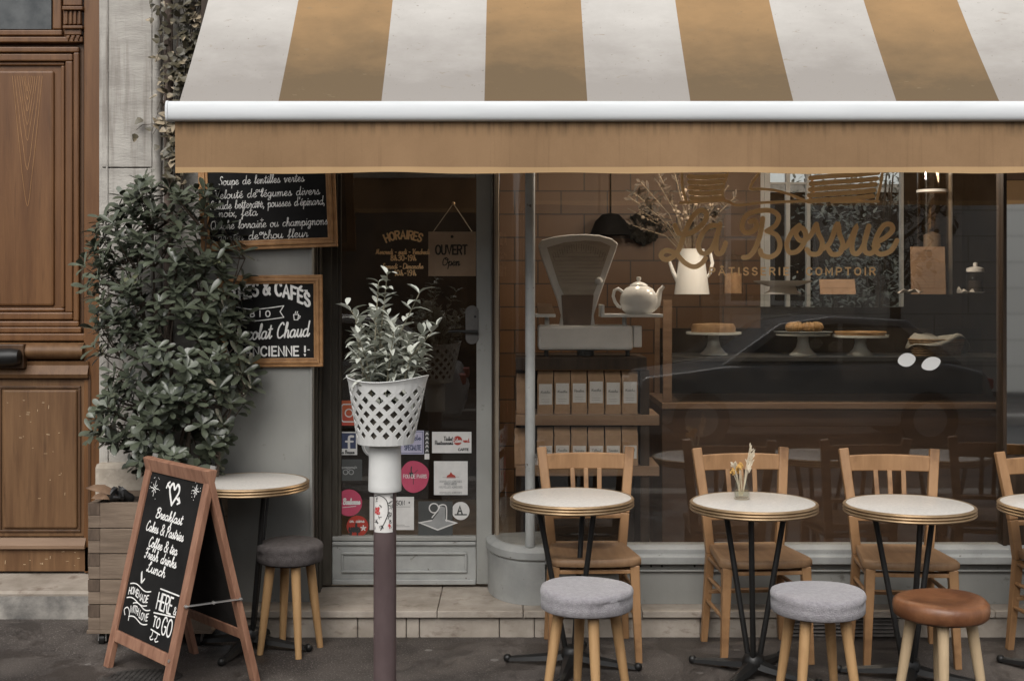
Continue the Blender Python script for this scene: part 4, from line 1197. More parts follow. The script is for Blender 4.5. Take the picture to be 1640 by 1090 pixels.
for s_, xa_, xb_, y_ in (('Soupe de lentilles vertes',350,488,295),('ou',409,421,306),('Velouté de légumes divers',343,513,317),('ou',408,421,325),('Salade betterave, pousses d\'épinard,',336,521,334),('noix, feta',350,413,346),('Quiche lorraine ou champignons',337,526,366),('ou',415,427,374),('gratin de chou fleur',348,494,384)):
    u, v = on(f, xa_, y_+2, YBd)
    text(m, f, s_, u, v, .042 if s_ != 'ou' else .024, .0038, script=True, slant=.12, width=(xb_-xa_)*k_, rot=R(.5))
u, v = on(f, 417, 356, YBd); text(m, f, '+', u, v, .028, .004)
m.build('lettering', M['chalk_faint'], bt)
bt2, f = board('menu_board', 'smaller framed slate advertising organic coffees and hot chocolate above the round table', (349, 441, 517, 588), YBd+.012, R(.4), .043)
Yb2 = YBd+.012
f.O = f.O - f.N*.0038
m = MB(); k_ = (Yb2-CAM_Y)/FPX
u, v = on(f, 371, 485, Yb2)
wd = 128*k_
text(m, f, 'THÉS & CAFÉS', u, v, .062, .0125, sp=2.6, width=wd, warp=lambda t, y: (t*wd, y+.075*(1-(2*t-1.0)**2)*.55-.028*max(0,t-.5)*2))
u, v = on(f, 401, 507, Yb2); text(m, f, 'BIO', u, v, .028, .0058, sp=9, width=40*k_)
u0, v0 = on(f, 392, 511, Yb2)
for dy in (0, .056): m.ribbon(f, cr([(u0-.04,v0+dy+.004),(u0+.03,v0+dy-.008),(u0+.10,v0+dy-.004),(u0+.19,v0+dy+.008)],5), .0045, .0012)
m.ribbon(f, [(u0+.19,v0+.008),(u0+.172,v0+.036),(u0+.19,v0+.064)], .0045, .0013)
u, v = on(f, 366, 546, Yb2); text(m, f, 'Chocolat Chaud', u, v, .074, .0072, script=True, slant=.2, width=130*k_, rot=R(3))
u, v = on(f, 357, 570, Yb2); text(m, f, 'A L\'ANCIENNE !', u, v, .044, .0088, sp=2.6, width=136*k_)
u, v = on(f, 474, 508, Yb2)
for seg in (((-.012,.014),(-.009,-.012),(.009,-.012),(.012,.014),(-.012,.014)),((.012,.008),(.02,.006),(.018,-.003),(.011,-.006)),((-.004,.02),(-.001,.028)),((.005,.02),(.008,.028))): m.ribbon(f, [(u+x, v+y) for x, y in seg], .004, .0012)
u, v = on(f, 490, 466, Yb2); m.poly(f, [(u-.012,v+.006),(u+.008,v+.006),(u+.008,v-.016)], .001)
for px_, py_ in ((494,560),(488,567)):
    u, v = on(f, px_, py_, Yb2); m.ribbon(f, [(u-.004,v),(u+.004,v)], .004, .001)
m.build('lettering', M['chalk'], bt2)

# ------------------------------------------------------------------ bollard with the basket of sage
DB = 4.86; YP = DB+CAM_Y; xb_ = PX(616.5, YP)
mat('bollard_paint', (.075,.052,.052), (.115,.083,.082), 6, (1,1,.4), rough=.38, bump=.06, bscale=60, c3=(.26,.22,.21), s3=18, lo3=.69, hi3=.73)
mat('white_plastic', (.55,.55,.53), (.64,.64,.62), 6, rough=.5, c3=(.42,.41,.38), s3=11, lo3=.6, hi3=.8, st3=(1,1,.4))
bo = thing('bollard', (xb_, YP, 0), 'dark aubergine street bollard with a white sleeve under a plant basket', 'bollard')
m = MB(); m.lathe([(.075,0),(.075,.015),(.05,.02),(.0445,.04),(.0445,1.04)], (xb_, YP, 0), 32); m.build('pole', M['bollard_paint'], bo, smooth=40)
zs0, zs1 = PZ(785, YP), PZ(708, YP)
m = MB(); m.lathe([(.0455,zs0+.004),(.0635,zs0),(.0645,zs0+.004),(.0645,zs0+.02),(.061,zs1),(.04,zs1+.001)], (xb_, YP, 0), 40); m.build('sleeve', M['white_plastic'], bo, smooth=40)
xs_ = -.002
cf = CylFr((xb_, YP, 0), .0445, PZ(849, YP)); kP = DB/FPX
m = MB()
nn = 14; w_ = 33*kP; h_ = 62*kP
m.add([cf.p(-w_/2-.004+w_*i/nn, j*h_, .0012) for j in (0,1) for i in range(nn+1)], [(i, i+1, nn+2+i, nn+1+i) for i in range(nn)])
sk = m.build('pole_sticker', mat('paper', (.62,.60,.57), (.72,.70,.67), 20, rough=.8), bo, smooth=60, label='white paper sticker covered in black and red scribbles')
m = MB()
m.ribbon(cf, cr([(-.038,h_-.012),(-.012,h_-.008),(.012,h_-.03),(.016,h_*.5),(.002,h_*.25),(-.012,.01)],8), .0032, .002)
for i in range(26):
    x_ = rnd.choice([rnd.uniform(-.038,-.006), rnd.uniform(.018,.032)]); y_ = rnd.uniform(.012, h_-.015)
    m.ribbon(cf, cr([(x_+rnd.uniform(-.007,.007), y_+rnd.uniform(-.008,.008)) for _ in range(4)],4), .0016, .0022+i*4e-5)
m.ribbon(cf, [(-.04,.012),(.034,.012)], .0014, .0019)
m.build('scribble', M['black'], sk)
m = MB()
for i in range(7): m.ribbon(cf, cr([(rnd.uniform(-.036,-.014), h_*.55+rnd.uniform(-.014,.016)) for _ in range(4)],4), .0022, .0034+i*4e-5)
for i in range(3): m.ribbon(cf, cr([(rnd.uniform(.016,.03), .024+rnd.uniform(-.008,.012)) for _ in range(3)],4), .0026, .0034+i*4e-5)
m.build('scribble', mat('red_ink', s2l(190,70,70), rough=.8), sk)

# basket: a tapering cylinder pierced by staggered lozenges
zb, zt_ = PZ(709, YP), PZ(604, YP)
r0, r1 = 45*kP, 64*kP
def bp_(a, v):     # v 0..1
    rim = .010*cos(2*a+.5)*max(0, (v-.86)/.14)**1.5
    r_ = r0+(r1-r0)*v + .006*max(0,(v-.9)/.1)**2
    return Vector((xb_+.008*(.3+v)+r_*cos(a), YP+r_*sin(a), zb+(zt_-zb)*v+rim))
NB, v0, v1, rows = 15, .05, .905, 8
da, dv = 2*pi/NB, (v1-v0)/rows
m = MB()
idx = {}
def vtx(i, j):       # half-step lattice
    return bp_(i*da/2, v0+j*dv)
kk = .58
for j in range(1, rows):
    for i in range(2*NB):
        if (i+j) % 2: continue
        c_ = [(i-1,j),(i,j-1),(i+1,j),(i,j+1)]
        O_ = [vtx(*q) for q in c_]
        I_ = [bp_((i+(q[0]-i)*kk)*da/2, v0+(j+(q[1]-j)*kk)*dv) for q in c_]
        m.add(O_+I_, [(k, (k+1)%4, 4+(k+1)%4, 4+k) for k in range(4)])
for (j0, j1, vv) in ((0, 1, (0.,.02,.035)), (rows, rows-1, (1.,.965,.93))):
    for i in range(2*NB):              # zigzag edge to a plain band
        if (i+j1) % 2 == 1:
            m.add([vtx(i, j1), vtx(i-1, j0), vtx(i, j0), vtx(i+1, j0)], [(0,1,2,3)])
    seq = [v0 if j0 == 0 else v1] + [x for x in reversed(vv)]
    for s_ in range(len(seq)-1):
        for i in range(2*NB):
            a0_, a1_ = i*da/2, (i+1)*da/2
            m.add([bp_(a0_, seq[s_]), bp_(a1_, seq[s_]), bp_(a1_, seq[s_+1]), bp_(a0_, seq[s_+1])], [(0,1,2,3)])
bk = thing('plant_basket', (xb_, YP, zb), 'white plastic lattice basket of sage fixed on top of the bollard', 'basket')
def weld(o):
    bm = bmesh.new(); bm.from_mesh(o.data); bmesh.ops.remove_doubles(bm, verts=bm.verts, dist=1e-4); bmesh.ops.recalc_face_normals(bm, faces=bm.faces); bm.to_mesh(o.data); bm.free()
o = m.build('lattice', M['white_plastic'], bk, solid=.004); weld(o)
m = MB(); m.lathe([(.01,zb+.001),(r0-.004,zb+.001),(r0-.004,zb+.006),(.01,zb+.006)], (xb_, YP, 0), 32); m.build('bottom', M['white_plastic'], bk)
mat('soil', (.025,.018,.013), (.06,.045,.033), 30, rough=1, bump=.8, bscale=60)
m = MB(); m.lathe([(.02,zb+.008),(r0-.010,zb+.008),(r0+.006,zb+.16),(r0-.002,zb+.16),(.001,zb+.15)], (xb_, YP, 0), 32); m.build('pot_liner', mat('liner', (.10,.085,.07), rough=.7), bk, smooth=40)
mat('sage_leaf', (.33,.345,.29), (.56,.57,.51), 9, rough=.7, spec=.25, lo=.3, hi=.7, c3=(.30,.25,.15), s3=7, lo3=.66, hi3=.74)
mat('sage_stem', (.14,.13,.09), (.22,.2,.14), 20, rough=.8)
rs = random.Random(41)
sgm, sgs = MB(), MB()
for k in range(29):
    a = rs.uniform(0, 2*pi); r_ = .08*math.sqrt(rs.random())
    b_ = Vector((xb_+r_*cos(a), YP+r_*sin(a), zb+.15))
    hgt = rs.uniform(.17, .34) * (1.08 if abs(r_*cos(a)+.02) < .05 else .92)
    top = b_ + Vector((cos(a)*r_*1.1+rs.uniform(-.035,.035)+.008, sin(a)*r_*1.1+rs.uniform(-.03,.03), hgt))
    if k == 0: top = Vector((PX(700,YP), YP-.02, PZ(522,YP)))
    if k == 1: top = Vector((PX(556,YP), YP-.0, PZ(488,YP)))
    if k == 2: top = Vector((PX(620,YP), YP, PZ(440,YP)))
    if k == 3: top = Vector((PX(607,YP), YP-.02, PZ(452,YP)))
    if k == 4: top = Vector((PX(672,YP), YP-.02, PZ(470,YP)))
    if k == 5: top = Vector((PX(600,YP), YP-.03, PZ(510,YP)))
    midp = b_.lerp(top, .5) + Vector((rs.uniform(-.01,.01), rs.uniform(-.01,.01), .02))
    pts = [b_, midp, top]
    sgs.tube(pts, [.0036,.003,.0018], 6)
    nl = int(6+hgt*28)
    for i in range(nl):
        t_ = .12+.88*i/(nl-1)
        p_ = b_.lerp(midp, t_*2) if t_ < .5 else midp.lerp(top, t_*2-1)
        an = i*pi/2*1.03+rs.uniform(-.4,.4)+k
        up_ = .25+.9*t_**2*rs.uniform(.6,1.3)+rs.uniform(-.55,.15)
        for sgn in (0, pi):
            if rs.random() < .12: continue
            d_ = Vector((cos(an+sgn), sin(an+sgn), up_))
            sgm.leaf(p_, d_, (0,0,1), rs.uniform(.048,.08)*(1.1-.28*t_), rs.uniform(.020,.031), rs.uniform(.2,.9), rs.uniform(-.9,.3), ((0,.1),(.25,.8),(.5,1),(.78,.7),(1,.04)))
sg = thing('sage_plant', (xb_, YP, zb+.15), 'pale grey-green sage growing in the white lattice basket', 'plant')
sgm.build('foliage', M['sage_leaf'], sg, smooth=50); sgs.build('stem', M['sage_stem'], sg, smooth=50)

# ------------------------------------------------------------------ planter box and shrub
mat('box_wood', (.135,.098,.07), (.23,.172,.125), 3, (.9,6,7), rough=.75, bump=.25, bscale=20, bst=(.8,6,8), c3=(.075,.05,.036), s3=4, lo3=.6, hi3=.75, st3=(.7,1,5))
mat('box_end', (.075,.052,.037), (.12,.085,.06), 14, (4,4,1), rough=.8)
yF, yBk = -.19, .185
xL, xR_ = PX(141, yF), PX(338, yF)
z0_, z1_ = .085, .675
pb = thing('planter_box', ((xL+xR_)/2, 0, 0), 'weathered finger jointed wooden planter box on castors', 'planter')
nb_ = 5; hb_ = (z1_-z0_)/nb_
for k in range(nb_):
    a_, b_ = z0_+k*hb_, z0_+(k+1)*hb_-.004
    m = MB(); mid_ = (a_+b_)/2
    m.box(xL+.055, xR_-.055, yF, yF+.035, a_, b_); m.box(xL, xL+.0548, yF+.0008, yF+.035, a_, mid_)
    m.box(xR_-.0548, xR_, yF+.0008, yF+.035, a_, mid_)
    m.box(xL+.055, xR_-.055, yBk-.035, yBk, a_, b_)
    for x_ in (xL, xR_-.035): m.box(x_, x_+.035, yF+.0355, yBk, a_, b_)
    m.build('plank', M['box_wood'], pb, bevel=.002)
    for x_ in (xL-.001, xR_-.0548): MB().box(x_, x_+.0555, yF-.001, yF+.035, mid_+.0015, b_).build('finger_joint', M['box_end'], pb, bevel=.002)
m = MB(); m.box(xL-.005, xR_+.005, yF-.006, yBk, .068, .0845); m.build('base_frame', M['box_wood'], pb, bevel=.002)
m = MB(); 
nx_ = 14; ny_ = 8
m.add([(xL+.036+(xR_-xL-.072)*i/nx_, yF+.036+(yBk-yF-.072)*j/ny_, z1_-.035+rnd.uniform(-.014,.014)) for j in range(ny_+1) for i in range(nx_+1)], [(j*(nx_+1)+i, j*(nx_+1)+i+1, (j+1)*(nx_+1)+i+1, (j+1)*(nx_+1)+i) for j in range(ny_) for i in range(nx_)])
m.build('soil', M['soil'], pb, smooth=60)
for x_, y_ in ((xL+.055, yF+.05),(xR_-.07, yF+.05),(xL+.055,yBk-.05),(xR_-.07,yBk-.05)):
    m = MB(); m.tube([(x_-.012, y_, .033), (x_+.012, y_, .033)], .033, 18); w1 = m.build('castor', M['iron'], pb, smooth=40)
    m = MB(); m.tube([(x_-.0135, y_, .033), (x_+.0135, y_, .033)], .018, 14); m.box(x_-.02, x_-.0145, y_-.018, y_+.022, .025, .066); m.box(x_+.0145, x_+.02, y_-.018, y_+.022, .025, .066); m.box(x_-.03,x_+.03,y_-.03,y_+.03,.064,.0675); m.build('castor_fork', M['steel'], w1, smooth=30)
# dry leaves on the rim
mat('dead_leaf', (.13,.075,.045), (.25,.16,.10), 14, rough=.7)
m = MB(); a_ = P(186, 794, -.15); m.leaf(a_, Vector((-.14,.02,.055)), (0,-.5,1), .16, .06, .5, -.2, ((0,.1),(.25,.8),(.5,1),(.8,.7),(1,.05)))
m.leaf(P(176,800,-.17), Vector((-.05,-.02,.02)), (0,-.6,1), .08, .05, .6, -.3)
o = m.build('dead_leaf', M['dead_leaf'], smooth=60, solid=.0015); tag(o, 'large curled brown dead leaves hanging over the planter box rim', 'leaf')
bd = MB()
rs = random.Random(2)
c_ = P(189,795,-.13)
bd.lathe([(.07*sin(pi*i/9)+.001, -.028*cos(pi*i/9)) for i in range(10)], tuple(c_), 18, fn=lambda p, a, r, z: Vector((p.x*(.8+.25*sin(3*a)+.12*sin(7*a)), p.y*.6*(1+.2*sin(5*a)), p.z*(1+.5*sin(2*a+1))+.012*sin(5*a+p.x*60))))
o = bd.build('plastic_bag', M['black'], smooth=25); tag(o, 'crumpled black plastic bag lying on the planter box corner', 'bag')

mat('shrub_leaf', (.035,.042,.027), (.108,.124,.084), 5, rough=.33, spec=.6, lo=.3, hi=.7, c3=(.12,.13,.085), s3=9, lo3=.68, hi3=.76)
mat('young_leaf', (.10,.115,.06), (.16,.165,.095), 9, rough=.45)
mat('bark', (.06,.045,.033), (.11,.085,.065), 12, (3,3,1), rough=.9, bump=.4)
SIL = [(288,232,262),(300,222,345),(330,190,352),(360,138,378),(400,134,402),(450,136,398),(500,142,402),(550,152,410),(600,165,424),(650,162,400),(690,145,378),(720,188,375),(748,225,365)]
def sil(py):
    for i in range(len(SIL)-1):
        if SIL[i][0] <= py <= SIL[i+1][0]:
            t = (py-SIL[i][0])/(SIL[i+1][0]-SIL[i][0])
            return SIL[i][1]+(SIL[i+1][1]-SIL[i][1])*t, SIL[i][2]+(SIL[i+1][2]-SIL[i][2])*t
    return 230, 340
rs = random.Random(5)
lf, ly, stm = MB(), MB(), MB()
cx0, cz0 = PX(285,0), .66
tips = []
forced = [(245,302),(300,318),(200,345),(160,372),(150,388),(330,300),(345,372),(395,398),(412,440),(405,500),(385,545),(420,610),(400,640),(370,690),(345,735),(150,470),(152,520),(158,560),(150,690),(185,700),(175,630),(300,745),(240,745),(352,305),(360,330),(215,735),(265,750),(325,748)]
tries = 0
def add_tip(x, y, dep):
    tips.append((P(x, y, 0)+Vector((0, dep, 0))).to_tuple())
for x, y in forced:
    xl_, xr_ = sil(y)
    add_tip(min(max(x, xl_+16), xr_-16), y+10, rs.uniform(-.06,.06))
while len(tips) < 340 and tries < 9000:
    tries += 1
    y = rs.uniform(300, 745); xl_, xr_ = sil(y)
    x = rs.uniform(xl_+14, xr_-14)
    if y < 345 and 262 < x < 296: continue
    if y < 352 and x < 225 and rs.random() < .6: continue
    if 262 < x < 310 and 455 < y < 560 and rs.random() < .72: continue
    if 300 < x < 345 and 640 < y < 720 and rs.random() < .5: continue
    if 175 < x < 215 and 410 < y < 480 and rs.random() < .45: continue
    e_ = 12*sin(y*.055)+9*sin(y*.13+1)
    if x < xl_+16+e_ or x > xr_-16+9*sin(y*.08+2): continue
    u = (x-(xl_+xr_)/2)/((xr_-xl_)/2)
    hd = .26*math.sqrt(max(.05, 1-u*u))
    dep = -hd*(1-rs.random()**1.8) if rs.random() < .66 else min(.13, hd*rs.random())
    dep -= .02
    p_ = Vector((P(x,y,0).x, dep, P(x,y,0).z))
    if any((p_-Vector(q)).length < .036 for q in tips): continue
    add_tip(x, y, dep)
# branches: several leaders, each tip joined to the nearest leader point below it
lead = []
for k in range(13):
    b_ = Vector((cx0+rs.uniform(-.16,.18), rs.uniform(-.06,.06), cz0-.04))
    tx, ty = rs.choice([(245,300),(190,360),(160,400),(300,320),(340,300),(390,400),(400,460),(230,420),(280,450),(340,500),(200,560),(400,600),(260,360)])
    xl_, xr_ = sil(ty)
    tp = P(tx, ty+14, 0)+Vector((0, rs.uniform(-.12,.05), 0))
    pts = []
    bend = Vector((rs.uniform(-.05,.05), rs.uniform(-.05,.02), 0))
    for i in range(9):
        t = i/8
        p_ = b_.lerp(tp, t); p_ += bend*sin(pi*t)+Vector((0,0,.04*sin(pi*t)))
        pts.append(p_)
    stm.tube(pts, [.011-.0085*i/8 for i in range(9)], 7)
    lead += pts
for tp in tips:
    tp = Vector(tp)
    best = min(lead, key=lambda q: (q-tp).length + (.5 if q.z > tp.z-.02 else 0))
    mid_ = best.lerp(tp, .55)+Vector((0,0,-.012))
    stm.tube([best, mid_, tp], [.0045,.0035,.002], 5, caps=False)
    out_ = Vector((tp.x-cx0, (tp.y)*1.6-.10, (tp.z-1.3)*.35)).normalized()
    ax = (out_*.75+Vector((rs.uniform(-.25,.25), rs.uniform(-.25,.25), .75))).normalized()
    p1 = ax.orthogonal().normalized(); p2 = ax.cross(p1)
    n_ = rs.choice([6,7,8,9]); yng = rs.random() < .035
    for i in range(n_):
        a = 2*pi*i/n_+rs.uniform(-.3,.3); ring_ = i % 2
        d_ = (p1*cos(a)+p2*sin(a))*rs.uniform(.75,1.05)+ax*(rs.uniform(.05,.45) if ring_ else rs.uniform(.5,1.0))
        (ly if yng and ring_ == 0 else lf).leaf(tp+ax*(.008 if ring_ else .018), d_, ax, rs.uniform(.042,.086), rs.uniform(.021,.035), rs.uniform(.05,.4), rs.uniform(-.35,.1), ((0,.10),(.2,.38),(.5,.85),(.75,1),(.92,.72),(1,.12)))
    for i in range(3):       # lower leaves along the twig
        q_ = mid_.lerp(tp, rs.uniform(.2,.95)); a = rs.uniform(0, 2*pi)
        lf.leaf(q_, p1*cos(a)+p2*sin(a)+ax*.3, ax, rs.uniform(.042,.068), rs.uniform(.020,.030), rs.uniform(.05,.4), rs.uniform(-.4,.1), ((0,.10),(.2,.38),(.5,.85),(.75,1),(.92,.72),(1,.12)))
sh = thing('shrub', (cx0, 0, cz0-.03), 'tall bushy evergreen shrub growing in the wooden planter box', 'shrub')
lf.build('foliage', M['shrub_leaf'], sh, smooth=60); ly.build('young_foliage', M['young_leaf'], sh, smooth=60); stm.build('stem', M['bark'], sh, smooth=60)

# ivy on the wall left of the awning
mat('ivy_leaf', (.035,.032,.018), (.13,.11,.07), 7, rough=.4, lo=.3, hi=.72, c3=(.32,.26,.18), s3=9, lo3=.53, hi3=.58)
rs = random.Random(12)
il, ist = MB(), MB()
ivs = []
for k in range(17):
    x = rs.uniform(272, 350); pts = []
    y = 300
    xx = rs.uniform(268, 285) if k < 10 else rs.uniform(255, 300)
    tgt = rs.uniform(256, 372)
    for i in range(12):
        t = i/11; py = 310-t*rs.uniform(400,430)
        px = xx+(tgt-xx)*t**1.2+rs.uniform(-6,6)
        q_ = P(px, py, .27-.06*rs.random()-.05*t); pts.append(q_)
    ist.tube(pts, .0028, 5); ivs.append(pts)
    if k < 5:
        c_ = pts[rs.choice([3,4,5,6])]; p_ = [c_, c_+Vector((-.05,-.02,-.02)), c_+Vector((-.10,-.03,.01+rs.uniform(-.06,.06))), c_+Vector((-.13,-.03,-.05))]
        ist.tube(p_, .0016, 5); ivs.append(p_)
for pts in ivs:
    for i in range(len(pts)-1):
        nl = 6 if len(pts) > 5 else 2
        for k in range(nl):
            q_ = pts[i].lerp(pts[i+1], rs.random())
            den = .62 if (q_.z > 2.45) else .26
            if rs.random() > den: continue
            d_ = Vector((rs.uniform(-1,1), rs.uniform(-.9,.1), rs.uniform(-1,.5)))
            il.leaf(q_+Vector((rs.uniform(-.035,.035), rs.uniform(-.05,.0), rs.uniform(-.03,.03))), d_, (rs.uniform(-.4,.4),-1,.6), rs.uniform(.026,.055), rs.uniform(.022,.042), rs.uniform(.0,.5), rs.uniform(-.3,.2), ((0,.5),(.2,1),(.45,.75),(.7,.55),(1,.05)))
iv = thing('ivy', (PX(272,.25), .25, 1.9), 'straggling ivy climbing the stone wall beside the awning', 'ivy')
il.build('foliage', M['ivy_leaf'], iv, smooth=60); ist.build('stem', M['bark'], iv, smooth=50)

# ------------------------------------------------------------------ vase on the table
vx, vy = PX(1188, TX[1][1]), TX[1][1]+.0
vy = -.54; vx = PX(1188, vy); vz = .748
va = thing('bud_vase', (vx, vy, vz), 'small clear glass vase on the second bistro table from the door', 'vase')
m = MB(); m.lathe([(.018,0),(.0345,.002),(.034,.03),(.0285,.07),(.026,.088),(.0285,.10),(.0265,.10),(.024,.088),(.0265,.07),(.031,.03),(.030,.008),(.002,.007)], (vx,vy,vz), 28); m.build('glass', M['clear_glass'], va, smooth=50)
m = MB(); m.lathe([(.002,.0085),(.028,.0085),(.0295,.028),(.029,.040),(.002,.040)], (vx,vy,vz), 24); m.build('water', glass('water', (.9,.9,.86), .03), va, smooth=40)
mat('straw', (.50,.42,.30), (.68,.60,.47), 20, rough=.8); mat('dry_yellow', (.48,.27,.07), (.60,.37,.12), 30, rough=.9)
bq = thing('dried_bouquet', (vx, vy, vz+.02), 'tiny bunch of dried yellow flowers and pale grass in the glass vase', 'dried flowers')
m, m2 = MB(), MB(); rs = random.Random(3)
for k in range(9):
    a = rs.uniform(0,6.28); tp = Vector((vx+.035*cos(a)*rs.random()-.004, vy+.03*sin(a)*rs.random(), vz+rs.uniform(.115,.15)))
    m.tube([Vector((vx+rs.uniform(-.014,.014), vy, vz+.015)), tp], .0011, 5)
    for j in range(9): m2.ball(tp+Vector((rs.uniform(-.011,.011), rs.uniform(-.011,.011), rs.uniform(-.011,.011))), rs.uniform(.003,.0062), 6)
for k in range(4):
    tp = Vector((vx+.035+.012*k*.4, vy, vz+.225-.012*k)); b_ = Vector((vx+.005, vy, vz+.02))
    m.tube([b_, b_.lerp(tp,.5)+Vector((-.004,0,.004)), tp], .0011, 5)
    for j in range(13):
        t = .55+.45*j/12; q_ = b_.lerp(tp, t); d_ = Vector((rs.uniform(-.8,.8)+.3, rs.uniform(-.6,.6), 1))
        m.leaf(q_, d_, (0,-1,0), .022, .005, .2, 0)
for k in range(3):
    tp = Vector((vx-.03-.004*k, vy-.01*k, vz+.135+.008*k)); m.tube([Vector((vx-.004,vy,vz+.03)), tp], .001, 5)
    for j in range(4): m.leaf(tp, Vector((rs.uniform(-1,1), rs.uniform(-.5,.5), rs.uniform(.2,1))), (0,-1,0), .02, .009, .2, 0)
m.build('dry_grass', M['straw'], bq); m2.build('flower_head', M['dry_yellow'], bq, smooth=60)

# ------------------------------------------------------------------ things on the ground
mc = MB(); mx_, my_ = PX(228,-.62), -.62
mc.lathe([(.001,.006),(.15,.006),(.165,.005),(.17,.002)], (mx_,my_,0), 40, sy=.62)
for i in range(-6,7):
    for j in range(-4,5):
        x_, y_ = i*.022, j*.020
        if (x_/.14)**2+(y_/.088)**2 < 1: mc.box(mx_+x_-.007, mx_+x_+.007, my_+y_-.006, my_+y_+.006, .0062, .0095)
tag(mc.build('drain_cover', mat('cast_iron', (.05,.047,.044), (.10,.095,.09), 20, rough=.5, metal=.5)), 'round cast iron drain cover in the pavement below the chalkboard easel', 'drain cover')
# ------------------------------------------------------------------ stickers on the door glass
mat('vinyl_white', (.50,.49,.47), (.58,.57,.55), 14, rough=.6)
mat('vinyl_black', (.03,.03,.03), rough=.6)
mat('vinyl_grey', (.20,.205,.20), (.26,.265,.26), 10, rough=.6)
mat('vinyl_dark', (.045,.047,.046), (.06,.063,.06), 10, rough=.6)
mat('vinyl_pink', s2l(158,58,82), s2l(172,70,94), 8, rough=.6)
mat('vinyl_red', s2l(146,46,36), s2l(160,58,44), 8, rough=.6)
mat('vinyl_orange', s2l(170,96,50), s2l(166,62,56), 3, rough=.6)
mat('vinyl_navy', s2l(52,60,86), rough=.6)
mat('vinyl_lilac', s2l(150,148,168), s2l(166,164,182), 8, rough=.6)
YS = YG+.0115
ks = (YS-CAM_Y)/FPX
SGp = 'stickers on the shop door glass'
def sticker(label, shape, px0, py0, px1, py1, m_, group=SGp, rnd_=0.0):
    cxp, cyp = (px0+px1)/2, (py0+py1)/2
    c = P(cxp, cyp, YS); f = Fr(c)
    w_, h_ = (px1-px0)*ks, (py1-py0)*ks
    if shape == 'round': pts = [(w_/2*cos(2*pi*i/40), h_/2*sin(2*pi*i/40)) for i in range(40)]
    elif shape == 'rect':
        r_ = rnd_*w_; pts = []
        for (sx, sy, a0) in ((1,1,0),(-1,1,90),(-1,-1,180),(1,-1,270)):
            for k in range(6): a = R(a0+18*k); pts.append((sx*(w_/2-r_)+r_*cos(a), sy*(h_/2-r_)+r_*sin(a)))
    else: pts = [((x-cxp)*ks, -(y-cyp)*ks) for x, y in shape]
    b = MB(); pp = [f.p(x, y, .0004) for x, y in pts]
    b.prism([q+Vector((0,-.0006,0)) for q in pp], (0,.0006,0))
    t = thing('door_sticker', tuple(c), label, 'sticker', group)
    b.build('backing', m_, t)
    F2 = Fr(c+Vector((0,-.0011,0)))
    def pt(x, y): return ((x-cxp)*ks, -(y-cyp)*ks)
    return t, F2, pt
def print_on(t, m_, name='print'):
    b = MB(); return b, (lambda: b.build(name, m_, t))
t, F, pt = sticker('orange and pink square sticker with a white camera outline', 'rect', 541, 641, 577, 681, M['vinyl_orange'], rnd_=.22)
b, go = print_on(t, M['vinyl_white']); 
q = [pt(547+3,647), pt(571-3,647), pt(571,650), pt(571,672), pt(568,675), pt(550,675), pt(547,672), pt(547,650), pt(550,647)]
b.ribbon(F, q, .006, .0004); b.ribbon(F, [(pt(559,661)[0]+.0195*cos(a), pt(559,661)[1]+.0195*sin(a)) for a in [2*pi*i/24 for i in range(25)]], .006, .0005); b.ribbon(F, [pt(566,652), pt(566.4,652)], .006, .0006); go()
t, F, pt = sticker('square dark blue sticker with a white letter f', 'rect', 541, 691, 572, 728, M['vinyl_white'])
b, go = print_on(t, M['vinyl_navy']); b.poly(F, [pt(543,718), pt(570,718), pt(570,693), pt(543,693)], .0003); go()
b, go = print_on(t, M['vinyl_white'], 'letter'); b.ribbon(F, cr([pt(565.5,698.5), pt(561,698.5), pt(559,701.5), pt(559,717.5)],5), .012, .0006); b.ribbon(F, [pt(554,706.5), pt(565,706.5)], .010, .0008); go()
b, go = print_on(t, M['vinyl_black'], 'caption'); q = pt(545,726); text(b, F, 'La Bossue', q[0], q[1], .018, .0035, width=23*ks, script=True, off=.0006); go()
t, F, pt = sticker('dim grey rectangular sticker with two small rings', 'rect', 536, 735, 580, 769, M['vinyl_dark'], rnd_=.04)
b, go = print_on(t, M['vinyl_grey'])
for cx_ in (553.5, 562.5): b.ribbon(F, [(pt(cx_,755.5)[0]+.012*cos(a), pt(cx_,755.5)[1]+.012*sin(a)) for a in [2*pi*i/16 for i in range(17)]], .0045, .0004)
q = pt(544,749); text(b, F, 'Recommande', q[0], q[1], .012, .0025, width=28*ks, script=True, off=.0004); b.ribbon(F, [pt(548,750), pt(553,748), pt(558,751), pt(563,748), pt(568,750)], .004, .0006); go()
t, F, pt = sticker('round raspberry pink sticker with white handwriting, above the red one', 'round', 538, 783, 580, 826, M['vinyl_pink'])
b, go = print_on(t, M['vinyl_white']); q = pt(541,807); text(b, F, 'la Bonbonne', q[0], q[1], .030, .0055, width=36*ks, script=True, slant=.1, off=.0005); b.ribbon(F, [pt(549,812), pt(570,810)], .003, .0005); go()
t, F, pt = sticker('round red sticker at the lowest left of the door glass', 'round', 555, 825, 590, 859, M['vinyl_red'])
b, go = print_on(t, M['vinyl_black']); q = pt(559,851); text(b, F, 'yelp', q[0], q[1], .042, .0085, width=18*ks, script=True, off=.0005); go()
b, go = print_on(t, M['vinyl_white'], 'burst'); c_ = pt(582, 845)
for k in range(5): a = R(90+72*k); b.ribbon(F, [(c_[0]+.004*cos(a), c_[1]+.004*sin(a)), (c_[0]+.013*cos(a), c_[1]+.013*sin(a))], .0065, .0006+k*5e-5)
q = pt(560,836); text(b, F, 'on aime', q[0], q[1], .018, .003, width=24*ks, script=True, off=.0005); go()
